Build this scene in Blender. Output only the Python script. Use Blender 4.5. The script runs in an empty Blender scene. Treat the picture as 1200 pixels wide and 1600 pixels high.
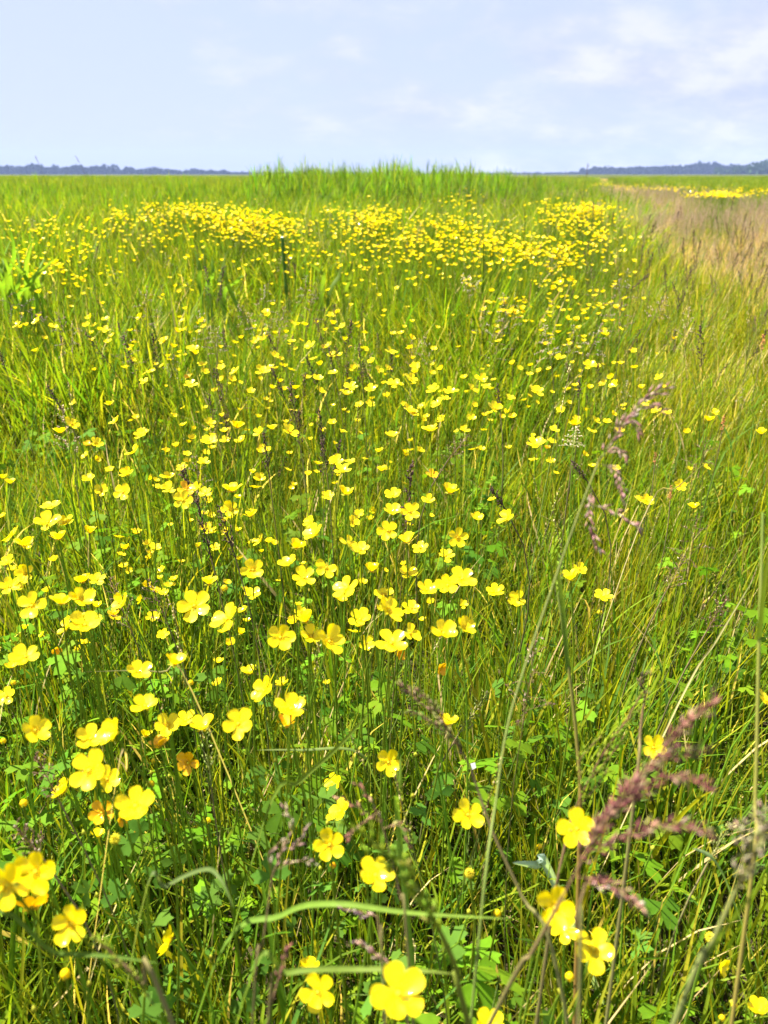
import bpy, math, random
import numpy as np
from mathutils import Vector, Matrix, Euler
from mathutils import noise as mnoise

R = math.radians
rnd = random.Random(7)
scene = bpy.context.scene
col = scene.collection

# ------------------------------------------------------------------ camera, world, sun, exposure
CAMH = 0.85
PITCH = R(23.6)
FPX = 1208.0
cd = bpy.data.cameras.new('camera')
cam = bpy.data.objects.new('camera', cd)
col.objects.link(cam)
cam.location = (0, 0, CAMH)
cam.rotation_euler = (R(90) - PITCH, 0, 0)
cd.sensor_fit = 'VERTICAL'
cd.sensor_height = 36.0
cd.sensor_width = 27.0
cd.lens = FPX / 1600 * 36
cd.clip_start = 0.02
cd.clip_end = 6000
cd.dof.use_dof = True
cd.dof.focus_distance = 1.05
cd.dof.aperture_fstop = cd.lens / 3.4
scene.camera = cam

SUN_EL, SUN_AZ = 57.0, -66.0          # azimuth from +Y (view direction), clockwise
w = bpy.data.worlds.new('World')
scene.world = w
w.use_nodes = True
nt = w.node_tree
nt.nodes.clear()
def N(t, kind, **kw):
    n = t.nodes.new(kind)
    for k, v in kw.items():
        setattr(n, k, v)
    return n
out = N(nt, 'ShaderNodeOutputWorld')
bg = N(nt, 'ShaderNodeBackground')
SKY_STRENGTH = 0.05
bg.inputs['Strength'].default_value = SKY_STRENGTH
sky = N(nt, 'ShaderNodeTexSky', sky_type='NISHITA', sun_disc=False)
sky.sun_elevation = R(SUN_EL)
sky.sun_rotation = R(SUN_AZ % 360)
sky.air_density = 1.0
sky.dust_density = 1.5
sky.ozone_density = 3.0
tc = N(nt, 'ShaderNodeTexCoord')
sep = N(nt, 'ShaderNodeSeparateXYZ')
nt.links.new(tc.outputs['Generated'], sep.inputs[0])
def M(t, op, a, b=None, c=None, clamp=False):
    n = N(t, 'ShaderNodeMath', operation=op)
    n.use_clamp = clamp
    for i, v in enumerate((a, b, c)):
        if v is None: continue
        if isinstance(v, (int, float)): n.inputs[i].default_value = v
        else: t.links.new(v, n.inputs[i])
    return n.outputs[0]
zz = M(nt, 'ADD', M(nt, 'MAXIMUM', sep.outputs['Z'], 0.0), 0.38)
cx = M(nt, 'DIVIDE', sep.outputs['X'], zz)
cy = M(nt, 'DIVIDE', sep.outputs['Y'], zz)
cmb = N(nt, 'ShaderNodeCombineXYZ')
nt.links.new(cx, cmb.inputs[0]); nt.links.new(cy, cmb.inputs[1])
def noise(t, vec, scale, detail=6, rough=.55, dist=0.0, loc=None, sc=None):
    if loc or sc:
        mp = N(t, 'ShaderNodeMapping')
        if loc: mp.inputs['Location'].default_value = loc
        if sc: mp.inputs['Scale'].default_value = sc
        t.links.new(vec, mp.inputs[0]); vec = mp.outputs[0]
    n = N(t, 'ShaderNodeTexNoise')
    n.inputs['Scale'].default_value = scale
    n.inputs['Detail'].default_value = detail
    n.inputs['Roughness'].default_value = rough
    n.inputs['Distortion'].default_value = dist
    t.links.new(vec, n.inputs['Vector'])
    return n.outputs['Fac']
def ramp(t, fac, stops):
    n = N(t, 'ShaderNodeValToRGB')
    e = n.color_ramp.elements
    while len(e) < len(stops): e.new(0.5)
    for el, (p, c) in zip(e, stops):
        el.position = p
        el.color = (*c, 1) if len(c) == 3 else c
    t.links.new(fac, n.inputs[0])
    return n.outputs['Color']
def mixc(t, fac, a, b, blend='MIX'):
    n = N(t, 'ShaderNodeMix', data_type='RGBA', blend_type=blend)
    for s, v in ((n.inputs[0], fac), (n.inputs[6], a), (n.inputs[7], b)):
        if isinstance(v, (int, float)): s.default_value = v
        elif isinstance(v, tuple): s.default_value = (*v, 1) if len(v) == 3 else v
        else: t.links.new(v, s)
    return n.outputs[2]
n1 = noise(nt, cmb.outputs[0], 1.7, 6, .5, .1, loc=(3.1, 2.9, 0), sc=(.9, 1, 1))
n2 = noise(nt, cmb.outputs[0], 5.2, 7, .6, .1, loc=(8.1, 4.2, 0), sc=(.9, 1, 1))
dens = ramp(nt, M(nt, 'ADD', M(nt, 'MULTIPLY', cx, .085), M(nt, 'ADD', M(nt, 'MULTIPLY', n1, .68), M(nt, 'MULTIPLY', n2, .34))), [(.47, (0, 0, 0)), (.62, (1, 1, 1))])
veil = ramp(nt, noise(nt, cmb.outputs[0], .35, 4, .5, 0, loc=(1.5, 9.3, 0)), [(.3, (.8,) * 3), (.7, (.95,) * 3)])
CW = 1.0
skyc = mixc(nt, veil, sky.outputs[0], (3.55, 3.95, 5.3))
cloudc = ramp(nt, n2, [(.38, (3.2, 3.45, 4.7)), (.62, (5.0, 5.0, 5.5))])
skyc = mixc(nt, M(nt, 'MULTIPLY', dens, .75), skyc, cloudc)
nt.links.new(skyc, bg.inputs['Color'])
nt.links.new(bg.outputs[0], out.inputs['Surface'])

sd = bpy.data.lights.new('sun', 'SUN')
sun = bpy.data.objects.new('sun', sd)
col.objects.link(sun)
sd.energy = 5.0
sd.angle = R(0.53)
sd.color = (1.0, 0.945, 0.84)
az, el = R(SUN_AZ), R(SUN_EL)
sdir = Vector((math.sin(az) * math.cos(el), math.cos(az) * math.cos(el), math.sin(el)))
sun.rotation_euler = sdir.to_track_quat('Z', 'Y').to_euler()
sun.location = (-30, 40, 60)
vs = scene.view_settings
vs.view_transform = 'Standard'
vs.look = 'None'
vs.exposure = 1.98
vs.gamma = 1.0
vs.use_curve_mapping = False
cy_ = scene.cycles
cy_.max_bounces = 6
cy_.diffuse_bounces = 3
cy_.glossy_bounces = 2
cy_.transmission_bounces = 4
cy_.volume_bounces = 0
cy_.transparent_max_bounces = 4
cy_.caustics_reflective = False
cy_.caustics_refractive = False
cy_.use_denoising = True
cy_.sample_clamp_indirect = 6

# ------------------------------------------------------------------ where things are
FW = Vector((0, math.cos(PITCH), -math.sin(PITCH)))
UP = Vector((0, math.sin(PITCH), math.cos(PITCH)))
def P(px, py, d):
    """world point d metres in front of the camera plane, seen at photo pixel px, py"""
    return Vector((0, 0, CAMH)) + (FW + UP * ((800 - py) / FPX) + Vector((1, 0, 0)) * ((px - 600) / FPX)) * d
def pic(x, y, z):
    v = Vector((x, y, z - CAMH))
    d = v.dot(FW)
    if d < .05: d = .05
    return 600 + x / d * FPX, 800 - v.dot(UP) / d * FPX, d
def smooth(a, b, t):
    t = min(1, max(0, (t - a) / (b - a)))
    return t * t * (3 - 2 * t)
def terrain(x, y):
    return .22 * smooth(1.6, 6.5, y) + .36 * smooth(50, 110, math.hypot(x, y)) + .012 * math.sin(x * 2.1 + 1) * math.cos(y * 1.7) * (1 - smooth(30, 60, abs(x) + abs(y)))
def plane_depth(px, py, below_fn):
    """depth at which the ray of a pixel meets the height below_fn(x, y)"""
    lo = .15
    d = lo
    while d < 60:
        p = P(px, py, d)
        if p.z <= below_fn(p.x, p.y): return d
        d *= 1.02
    return 60

# ------------------------------------------------------------------ materials
def newmat(name):
    m = bpy.data.materials.new(name)
    m.use_nodes = True
    t = m.node_tree
    t.nodes.clear()
    return m, t, N(t, 'ShaderNodeOutputMaterial')
def leafy(name, trans=.38, rough=.5, spec=.07, tint=(1.25, 1.15, .45), var=.18, patch=True, fixed=None, coat=0):
    m, t, o = newmat(name)
    if fixed is None:
        a = N(t, 'ShaderNodeAttribute', attribute_name='Col')
        c = a.outputs['Color']
    else:
        rg = N(t, 'ShaderNodeRGB'); rg.outputs[0].default_value = (*fixed, 1); c = rg.outputs[0]
    oi = N(t, 'ShaderNodeObjectInfo')
    hs = N(t, 'ShaderNodeHueSaturation')
    t.links.new(c, hs.inputs['Color'])
    t.links.new(M(t, 'ADD', M(t, 'MULTIPLY', oi.outputs['Random'], var * .14), .5 - var * .07), hs.inputs['Hue'])
    val = M(t, 'ADD', M(t, 'MULTIPLY', oi.outputs['Random'], var * 2), 1 - var)
    if patch:
        g = N(t, 'ShaderNodeNewGeometry')
        nz = noise(t, g.outputs['Position'], 2.3, 3, .5)
        val = M(t, 'MULTIPLY', val, M(t, 'ADD', M(t, 'MULTIPLY', nz, .5), .75))
        nf = noise(t, g.outputs['Position'], 160, 2, .5)
        val = M(t, 'MULTIPLY', val, M(t, 'ADD', M(t, 'MULTIPLY', nf, .4), .8))
    t.links.new(val, hs.inputs['Value'])
    b = N(t, 'ShaderNodeBsdfPrincipled')
    b.inputs['Roughness'].default_value = rough
    b.inputs['Specular IOR Level'].default_value = spec
    if coat:
        b.inputs['Coat Weight'].default_value = coat
        b.inputs['Coat Roughness'].default_value = .12
    t.links.new(hs.outputs[0], b.inputs['Base Color'])
    if trans > 0:
        tr = N(t, 'ShaderNodeBsdfTranslucent')
        t.links.new(mixc(t, 1.0, hs.outputs[0], tint, 'MULTIPLY'), tr.inputs['Color'])
        mx = N(t, 'ShaderNodeMixShader')
        mx.inputs[0].default_value = trans
        t.links.new(b.outputs[0], mx.inputs[1]); t.links.new(tr.outputs[0], mx.inputs[2])
        t.links.new(mx.outputs[0], o.inputs['Surface'])
    else:
        t.links.new(b.outputs[0], o.inputs['Surface'])
    return m
GRASS = leafy('grass_blade', trans=.5, tint=(1.3, 1.25, .4))
SEED = leafy('seed_head', trans=.2, rough=.7, spec=.2, tint=(1.1, 1, .8), patch=False, var=.25)
GREENSEED = leafy('green_seed_head', trans=.5, rough=.6, spec=.1, patch=False, var=.15)
LEAF = leafy('broad_leaf', trans=.45, rough=.6, spec=.05, var=.15)
STEM = leafy('green_stem', trans=.35, rough=.5, fixed=(.17, .27, .02), var=.25, patch=False)
SEPAL = leafy('sepal', trans=.3, fixed=(.35, .36, .03), var=.2, patch=False)
def petal_mat(name, c, c2):
    m, t, o = newmat(name)
    g = N(t, 'ShaderNodeTexCoord')
    oi = N(t, 'ShaderNodeObjectInfo')
    nz = noise(t, g.outputs['Object'], 90, 3, .5, sc=(6, .8, 1))
    base = mixc(t, M(t, 'MULTIPLY', nz, .7), c, c2)
    so = N(t, 'ShaderNodeSeparateXYZ'); t.links.new(g.outputs['Object'], so.inputs[0])
    heart = M(t, 'SUBTRACT', 1.0, M(t, 'MULTIPLY', so.outputs['Y'], 2.6, clamp=True), clamp=True)
    base = mixc(t, M(t, 'MULTIPLY', heart, .0 if name == 'far_petal' else .22), base, (.72, .36, .002))
    b = N(t, 'ShaderNodeBsdfPrincipled')
    t.links.new(base, b.inputs['Base Color'])
    b.inputs['Roughness'].default_value = .45
    b.inputs['Specular IOR Level'].default_value = .15
    b.inputs['Coat Weight'].default_value = .4
    b.inputs['Coat Roughness'].default_value = .05
    tr = N(t, 'ShaderNodeBsdfTranslucent')
    t.links.new(base, tr.inputs['Color'])
    mx = N(t, 'ShaderNodeMixShader'); mx.inputs[0].default_value = .38
    t.links.new(b.outputs[0], mx.inputs[1]); t.links.new(tr.outputs[0], mx.inputs[2])
    t.links.new(mx.outputs[0], o.inputs['Surface'])
    return m
PETAL = petal_mat('yellow_petal', (.94, .77, .003), (.92, .69, .002))
PETAL_FAR = petal_mat('far_petal', (.93, .74, .003), (.92, .66, .002))
PETAL_GOLD = petal_mat('golden_petal', (.85, .48, .002), (.80, .38, .002))
STAMEN = leafy('stamen', trans=.2, fixed=(.85, .58, .01), var=.1, patch=False, rough=.6)
CARPEL = leafy('carpel', trans=.2, fixed=(.70, .60, .03), var=.1, patch=False, rough=.5)

# ------------------------------------------------------------------ mesh building
class MB:
    def __init__(s):
        s.v = []; s.f = []; s.c = []; s.m = []; s.mats = []; s.cur = 0; s.color = (.1, .15, .03)
    def mat(s, m):
        if m not in s.mats: s.mats.append(m)
        s.cur = s.mats.index(m)
        return s
    def vert(s, p, c=None):
        s.v.append((p[0], p[1], p[2])); s.c.append(c or s.color)
        return len(s.v) - 1
    def face(s, *i):
        s.f.append(i); s.m.append(s.cur)
    def ribbon(s, pts, widths, side, fold=0, c=None, c2=None, rib=1.0):
        """a blade along pts; fold > 0 gives it a keel"""
        n = len(pts); prev = None
        c = c or s.color; c2 = c2 or c
        for i, (p, wd) in enumerate(zip(pts, widths)):
            k = i / (n - 1)
            cc = tuple(a * (1 - k) + b * k for a, b in zip(c, c2))
            p = Vector(p)
            a = pts[min(i + 1, n - 1)]; b_ = pts[max(i - 1, 0)]
            t_ = Vector(a) - Vector(b_)
            sv = side - t_ * (side.dot(t_) / max(1e-12, t_.length_squared))
            sv = sv.normalized()
            if i == n - 1 and wd < 1e-6:
                cur = [s.vert(p, cc)]
            elif fold:
                nn = t_.cross(sv).normalized()
                cur = [s.vert(p - sv * wd / 2, cc), s.vert(p - nn * wd * fold, tuple(q * rib for q in cc)), s.vert(p + sv * wd / 2, cc)]
            else:
                cur = [s.vert(p - sv * wd / 2, cc), s.vert(p + sv * wd / 2, cc)]
            if prev:
                if len(cur) == 1:
                    for j in range(len(prev) - 1): s.face(prev[j], prev[j + 1], cur[0])
                else:
                    for j in range(len(prev) - 1): s.face(prev[j], prev[j + 1], cur[j + 1], cur[j])
            prev = cur
    def tube(s, pts, radii, sides=4, c=None, c2=None):
        n = len(pts); prev = None
        c = c or s.color; c2 = c2 or c
        if isinstance(radii, (int, float)): radii = [radii] * n
        ref = Vector((.31, .95, .1))
        for i, p in enumerate(pts):
            k = i / (n - 1)
            cc = tuple(a * (1 - k) + b * k for a, b in zip(c, c2))
            t_ = (Vector(pts[min(i + 1, n - 1)]) - Vector(pts[max(i - 1, 0)])).normalized()
            a = t_.cross(ref)
            if a.length < .1: a = t_.cross(Vector((1, 0, 0)))
            a.normalize(); b = t_.cross(a)
            cur = [s.vert(Vector(p) + (a * math.cos(q) + b * math.sin(q)) * radii[i], cc) for q in [2 * math.pi * j / sides for j in range(sides)]]
            if prev:
                for j in range(sides):
                    s.face(prev[j], prev[(j + 1) % sides], cur[(j + 1) % sides], cur[j])
            prev = cur
    def grain(s, p, d, L, wd, c):
        """one spikelet: a slim pointed body"""
        d = Vector(d).normalized(); p = Vector(p)
        a = d.cross(Vector((.3, .2, .93)))
        if a.length < .05: a = d.cross(Vector((1, 0, 0)))
        a.normalize(); b = d.cross(a)
        i0 = s.vert(p, c); i1 = s.vert(p + d * L, c)
        r = [s.vert(p + d * L * .4 + (a * math.cos(q) + b * math.sin(q)) * wd / 2, c) for q in (0, 2.1, 4.2)]
        for j in range(3):
            s.face(i0, r[(j + 1) % 3], r[j]); s.face(i1, r[j], r[(j + 1) % 3])
    def mesh(s, name, smooth_=True):
        me = bpy.data.meshes.new(name)
        me.from_pydata(s.v, [], s.f)
        for m in s.mats: me.materials.append(m)
        me.polygons.foreach_set('material_index', np.array(s.m, dtype=np.int32))
        if smooth_: me.polygons.foreach_set('use_smooth', np.ones(len(s.f), dtype=bool))
        at = me.color_attributes.new('Col', 'FLOAT_COLOR', 'POINT')
        arr = np.ones((len(s.v), 4), dtype=np.float32)
        arr[:, :3] = np.array(s.c, dtype=np.float32).reshape(-1, 3)
        at.data.foreach_set('color', arr.ravel())
        me.update()
        return me
    def build(s, name, parent=None, loc=None):
        o = bpy.data.objects.new(name, s.mesh(name))
        col.objects.link(o)
        if parent: o.parent = parent
        if loc is not None: o.location = loc
        return o
def tag(o, label=None, cat=None, group=None, kind=None):
    for k, v in (('label', label), ('category', cat), ('group', group), ('kind', kind)):
        if v: o[k] = v
    return o
def thing(name, loc, label, cat, group=None):
    o = bpy.data.objects.new(name, None)
    col.objects.link(o)
    o.location = loc
    o.empty_display_size = .02
    return tag(o, label, cat, group, 'thing')

def jit(c, a=.15):
    k = 1 + rnd.uniform(-a, a)
    return (c[0] * k * (1 + rnd.uniform(-a, a) * .6), c[1] * k, c[2] * k)
LUSH = (.088, .182, .012); MID = (.152, .226, .013); YEL = (.24, .268, .018); BLUE = (.07, .155, .022)
STRAW = (.55, .46, .22); BROWN = (.16, .10, .05); PURP = (.13, .065, .06); PINK = (.52, .38, .28); DARK = (.045, .026, .02)
def pick(*pairs):
    r = rnd.random() * sum(p[1] for p in pairs)
    for c, w_ in pairs:
        r -= w_
        if r <= 0: return c
    return pairs[-1][0]
def blade_pts(base, azim, L, th0, th1, n, wob=.0):
    pts = [Vector(base)]
    p = Vector(base)
    for i in range(n):
        k = (i + .5) / n
        th = th0 + (th1 - th0) * k ** 1.6
        a = azim + wob * math.sin(k * 4)
        p = p + Vector((math.cos(a) * math.sin(th), math.sin(a) * math.sin(th), math.cos(th))) * (L / n)
        pts.append(p.copy())
    return pts
def blade(mb, base, azim, L, wd, th0, th1, n=5, fold=0, c=None, c2=None, twist=None):
    pts = blade_pts(base, azim, L, th0, th1, n, rnd.uniform(-.3, .3))
    prof = [wd * (.75 + .25 * math.sin(min(1, k * 2.2) * math.pi / 2)) * (1 - max(0, (k - .45) / .55) ** 1.7) for k in [i / n for i in range(n + 1)]]
    prof[-1] = 0
    tw = azim + math.pi / 2 + (rnd.uniform(-.7, .7) if twist is None else twist)
    mb.ribbon(pts, prof, Vector((math.cos(tw), math.sin(tw), rnd.uniform(-.2, .2))), fold, c, c2)
    return pts

# ------------------------------------------------------------------ prototypes for the uncountable growth
def proto(name, mb):
    return bpy.data.objects.new(name, mb.mesh(name))
def tuft(n, rad, Lr, wr, cols, lean=(.05, .35), bend=(.3, 1.3), segs=5, fold=0, strawp=.06):
    mb = MB().mat(GRASS)
    for _ in range(n):
        a = rnd.uniform(0, 6.283); r = rad * math.sqrt(rnd.random())
        base = (math.cos(a) * r, math.sin(a) * r, -.01)
        L = rnd.uniform(*Lr) * (.6 + .4 * rnd.random()); wd = rnd.uniform(*wr)
        c = pick(*cols)
        if rnd.random() < strawp: c = STRAW
        c = jit(c)
        c2 = tuple(x * y for x, y in zip(c, (1.25, 1.1, 1.0)))
        az_ = a + rnd.gauss(0, 1.2)
        blade(mb, base, az_, L, wd, rnd.uniform(*lean), rnd.uniform(*bend), segs, fold, c, c2)
    return mb
def spikelets_along(mb, pts, spread, size, wd, cols, step, flare=.7):
    """clothe a branch with spikelets"""
    for i in range(len(pts) - 1):
        a = Vector(pts[i]); b = Vector(pts[i + 1]); L = (b - a).length
        n = max(1, int(L / step)); d = (b - a).normalized()
        for k in range(n):
            p = a + (b - a) * ((k + rnd.random()) / n)
            q = Vector((rnd.gauss(0, 1), rnd.gauss(0, 1), rnd.gauss(0, 1))).normalized()
            dd = (d + q * flare).normalized()
            mb.grain(p + q * spread * rnd.random(), dd, size * rnd.uniform(.7, 1.3), wd * rnd.uniform(.7, 1.3), jit(pick(*cols), .25))
def panicle(mb, base, tip, length_br, nb, cols, size=.004, wd=.0016, droop=.3, open_=.6, stemc=(.2, .16, .07), rs=.0005, bseg=3):
    """an open seed head: axis from base to tip with whorled side branches carrying spikelets"""
    base = Vector(base); tip = Vector(tip); ax = tip - base; L = ax.length; d = ax.normalized()
    mb.tube([base, base + ax * .5, tip], [rs, rs * .8, rs * .4], 3, stemc)
    u = d.cross(Vector((.2, 1, .1))).normalized(); v = d.cross(u)
    for i in range(nb):
        k = (i + rnd.random()) / nb
        p = base + ax * k
        a = i * 2.4 + rnd.uniform(-.4, .4)
        lb = length_br * (1 - k) ** .7 * rnd.uniform(.5, 1.15) + .004
        q = (d * (1 - open_) + (u * math.cos(a) + v * math.sin(a)) * open_).normalized()
        pts = [p]
        for j in range(bseg):
            q = (q + Vector((0, 0, -droop * .4))).normalized()
            pts.append(pts[-1] + q * lb / bseg)
        mb.tube(pts, rs * .5, 3, stemc)
        spikelets_along(mb, pts[1:] if len(pts) > 2 else pts, size * .5, size, wd, cols, size * .55)
    spikelets_along(mb, [base + ax * .7, tip], size * .4, size, wd, cols, size * .5, .4)
def spike(mb, base, tip, rad, cols, size=.004, wd=.0016, step=.0011, stemc=(.2, .16, .07)):
    base = Vector(base); tip = Vector(tip)
    n = 6
    pts = [base + (tip - base) * (i / n) for i in range(n + 1)]
    mb.tube(pts, .0005, 3, stemc)
    for i in range(n):
        k = (i + .5) / n
        r = rad * math.sin(math.pi * (.12 + .8 * k)) ** .6
        spikelets_along(mb, pts[i:i + 2], r, size, wd, cols, step, .45)
def culm_proto(kind, H):
    mb = MB().mat(SEED)
    az_ = rnd.uniform(0, 6.28)
    th = rnd.uniform(.03, .22)
    pts = blade_pts((0, 0, 0), az_, H, th * .4, th * 1.8, 5)
    sc_ = {'dark': (.14, .12, .04), 'purple': (.18, .13, .05), 'green': (.16, .2, .04), 'pink': (.3, .2, .1), 'white': (.3, .24, .12)}[kind]
    mb.tube(pts, [.0009, .0008, .0007, .0006, .0005, .0004], 3, (.13, .17, .04), sc_)
    b = pts[-1]; d = (pts[-1] - pts[-2]).normalized()
    if kind == 'dark':
        tip = b + d * rnd.uniform(.04, .07)
        panicle(mb, b - d * .02, tip, .012, 18, [(DARK, 3), (PURP, 2)], .005, .0024, 0, .3, sc_)
    elif kind == 'purple':
        panicle(mb, b - d * .03, b + d * .06, .035, 13, [(PURP, 2), (BROWN, 2), (PINK, 1)], .0036, .0013, .25, .65, sc_)
    elif kind == 'green':
        spike(mb, b, b + d * .06, .0022, [(YEL, 3), (MID, 1), (STRAW, 1)], .004, .0014, .0014)
    elif kind == 'pink':
        panicle(mb, b - d * .02, b + d * .06, .03, 14, [(PINK, 3), ((.45, .33, .22), 2), (PURP, .6)], .0038, .0016, .15, .55, sc_)
    elif kind == 'white':
        panicle(mb, b - d * .02, b + d * .05, .03, 12, [((.55, .46, .36), 3), (PINK, 1), (BROWN, 1)], .0045, .0018, .5, .7, sc_)
    mb.mat(GRASS)
    for i in (1, 2):
        blade(mb, pts[i], az_ + rnd.uniform(-2, 2), rnd.uniform(.07, .15), .0028, .35, 1.3, 4, 0, jit(MID))
    return mb
def leaf_shape(mb, c, size, nrm, fwd, color, lobes=3, fold=.25):
    """a palmate, toothed leaf as one fan of faces"""
    nrm = nrm.normalized(); fwd = (fwd - nrm * fwd.dot(nrm)).normalized(); sd_ = nrm.cross(fwd)
    i0 = mb.vert(Vector(c), color)
    ids = []
    half = R(128); n = lobes * 7
    for i in range(n + 1):
        a = -half + 2 * half * i / n
        ph = (i / n) * lobes
        f = ph - math.floor(ph) if i < n else 0
        lobe = math.sin(math.pi * f) ** .55 if 0 < f < 1 else 0
        tooth = .82 + .18 * (1 if i % 2 else -.3)
        mid = 1 - .18 * abs(a) / half
        r = size * (.22 + .78 * lobe * tooth) * mid
        zz_ = -abs(lobe - .5) * .1 * size - fold * r * r / size * .6
        ids.append(mb.vert(Vector(c) + fwd * math.cos(a) * r + sd_ * math.sin(a) * r + nrm * zz_, color))
    for i in range(n): mb.face(i0, ids[i], ids[i + 1])
def rosette(n, hmax, size=(.012, .026)):
    mb = MB().mat(LEAF)
    for _ in range(n):
        a = rnd.uniform(0, 6.283); h = rnd.uniform(.02, hmax); r = rnd.uniform(.01, .07)
        top = Vector((math.cos(a) * r, math.sin(a) * r, h))
        c = jit(pick(((.13, .25, .010), 3), ((.17, .27, .012), 2), ((.08, .17, .012), 1)), .2)
        mb.tube([(0, 0, 0), top * .5 + Vector((0, 0, h * .15)), top], .0006, 3, (.13, .19, .04))
        nr = Vector((math.cos(a) * .4 + rnd.gauss(0, .25), math.sin(a) * .4 + rnd.gauss(0, .25), 1))
        leaf_shape(mb, top, rnd.uniform(*size), nr, Vector((math.cos(a), math.sin(a), -.1)), c, 3)
    return mb
def scatter(name, protos, pts, label, cat, group=None):
    """uncountable growth: one object that instances its plants on points"""
    me = bpy.data.meshes.new(name)
    me.from_pydata([p[0] for p in pts], [], [])
    for an, ty, key, vals in (('rot', 'FLOAT_VECTOR', 'vector', [c for p in pts for c in p[1]]), ('scl', 'FLOAT_VECTOR', 'vector', [c for p in pts for c in p[2]])):
        a = me.attributes.new(an, ty, 'POINT')
        a.data.foreach_set(key, np.array(vals, dtype=np.float32))
    a = me.attributes.new('pick', 'INT', 'POINT')
    a.data.foreach_set('value', np.array([p[3] for p in pts], dtype=np.int32))
    o = bpy.data.objects.new(name, me)
    col.objects.link(o)
    c = bpy.data.collections.new(name + '_plants')
    for i, p in enumerate(protos):
        p.name = '%s_plant_%02d' % (name, i)
        c.objects.link(p)
    g = bpy.data.node_groups.new(name, 'GeometryNodeTree')
    g.interface.new_socket('Geometry', in_out='INPUT', socket_type='NodeSocketGeometry')
    g.interface.new_socket('Geometry', in_out='OUTPUT', socket_type='NodeSocketGeometry')
    gi = g.nodes.new('NodeGroupInput'); go = g.nodes.new('NodeGroupOutput')
    ip = g.nodes.new('GeometryNodeInstanceOnPoints')
    ci = g.nodes.new('GeometryNodeCollectionInfo')
    ci.inputs['Collection'].default_value = c
    ci.inputs['Separate Children'].default_value = True
    ci.inputs['Reset Children'].default_value = True
    def na(nm, ty):
        n = g.nodes.new('GeometryNodeInputNamedAttribute'); n.data_type = ty
        n.inputs['Name'].default_value = nm
        return n.outputs['Attribute']
    g.links.new(gi.outputs[0], ip.inputs['Points'])
    g.links.new(ci.outputs[0], ip.inputs['Instance'])
    ip.inputs['Pick Instance'].default_value = True
    g.links.new(na('pick', 'INT'), ip.inputs['Instance Index'])
    g.links.new(na('rot', 'FLOAT_VECTOR'), ip.inputs['Rotation'])
    g.links.new(na('scl', 'FLOAT_VECTOR'), ip.inputs['Scale'])
    g.links.new(ip.outputs[0], go.inputs[0])
    md = o.modifiers.new('scatter', 'NODES'); md.node_group = g
    return tag(o, label, cat, group, 'stuff')

# ------------------------------------------------------------------ regions of the meadow
def lerp(tab, t):
    if t <= tab[0][0]: return tab[0][1]
    for (a, va), (b, vb) in zip(tab, tab[1:]):
        if t <= b: return va + (vb - va) * (t - a) / (b - a)
    return tab[-1][1]
PATH_L = [(284, 925), (292, 936), (305, 946), (330, 966), (360, 992), (390, 1045), (420, 1115), (450, 1200), (500, 1400)]
PATH_R = [(284, 960), (290, 1000), (300, 1070), (312, 1180), (325, 1260), (340, 1500)]
def dryness(x, y):
    """1 inside the strip of short dry reddish grass"""
    px, py, d = pic(x, y, terrain(x, y) + .2)
    if d < 2: return 0
    s = max(6, 60 / d)
    l = smooth(lerp(PATH_L, py) - s * 2, lerp(PATH_L, py) + s * 2, px)
    r = 1 - smooth(lerp(PATH_R, py) - s * 2, lerp(PATH_R, py) + s * 2, px)
    return l * r
def mound(x, y):
    """height the tall reeds add where they stand"""
    if y < 9.5 or y > 26: return 0
    px, py, d = pic(x, y, .9)
    return smooth(372, 440, px) * (1 - .35 * smooth(680, 800, px)) * (1 - smooth(760, 930, px))
def points(dens, y0, y1, margin=.6, xs=(-1e9, 1e9)):
    """random ground spots between two distances, inside the widened view"""
    res = []
    wmax = lambda y: .53 * (y * .92 + .4) + margin
    area = (wmax(y0) + wmax(y1)) * (y1 - y0)
    for _ in range(int(area * dens)):
        y = rnd.uniform(y0, y1); x = rnd.uniform(-1, 1) * wmax(y1)
        if abs(x) > wmax(y) or not xs[0] < x < xs[1]: continue
        res.append((x, y))
    return res
def inst(x, y, s, k, tilt=.12, zs=1.0, dz=0):
    q = mnoise.noise(Vector((x * 2.2, y * 1.6, 4.2))) + .5 * mnoise.noise(Vector((x * 6.1, y * 5, 1.7)))
    s *= 1 + .22 * q; zs *= 1 + .12 * q
    lx = .16 * mnoise.noise(Vector((x * 1.5, y * 1.2, 9.2)))
    return ((x, y, terrain(x, y) + dz), (rnd.gauss(0, tilt), rnd.gauss(lx * 0, tilt), rnd.uniform(0, 6.283)), (s, s, s * zs), k)

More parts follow.
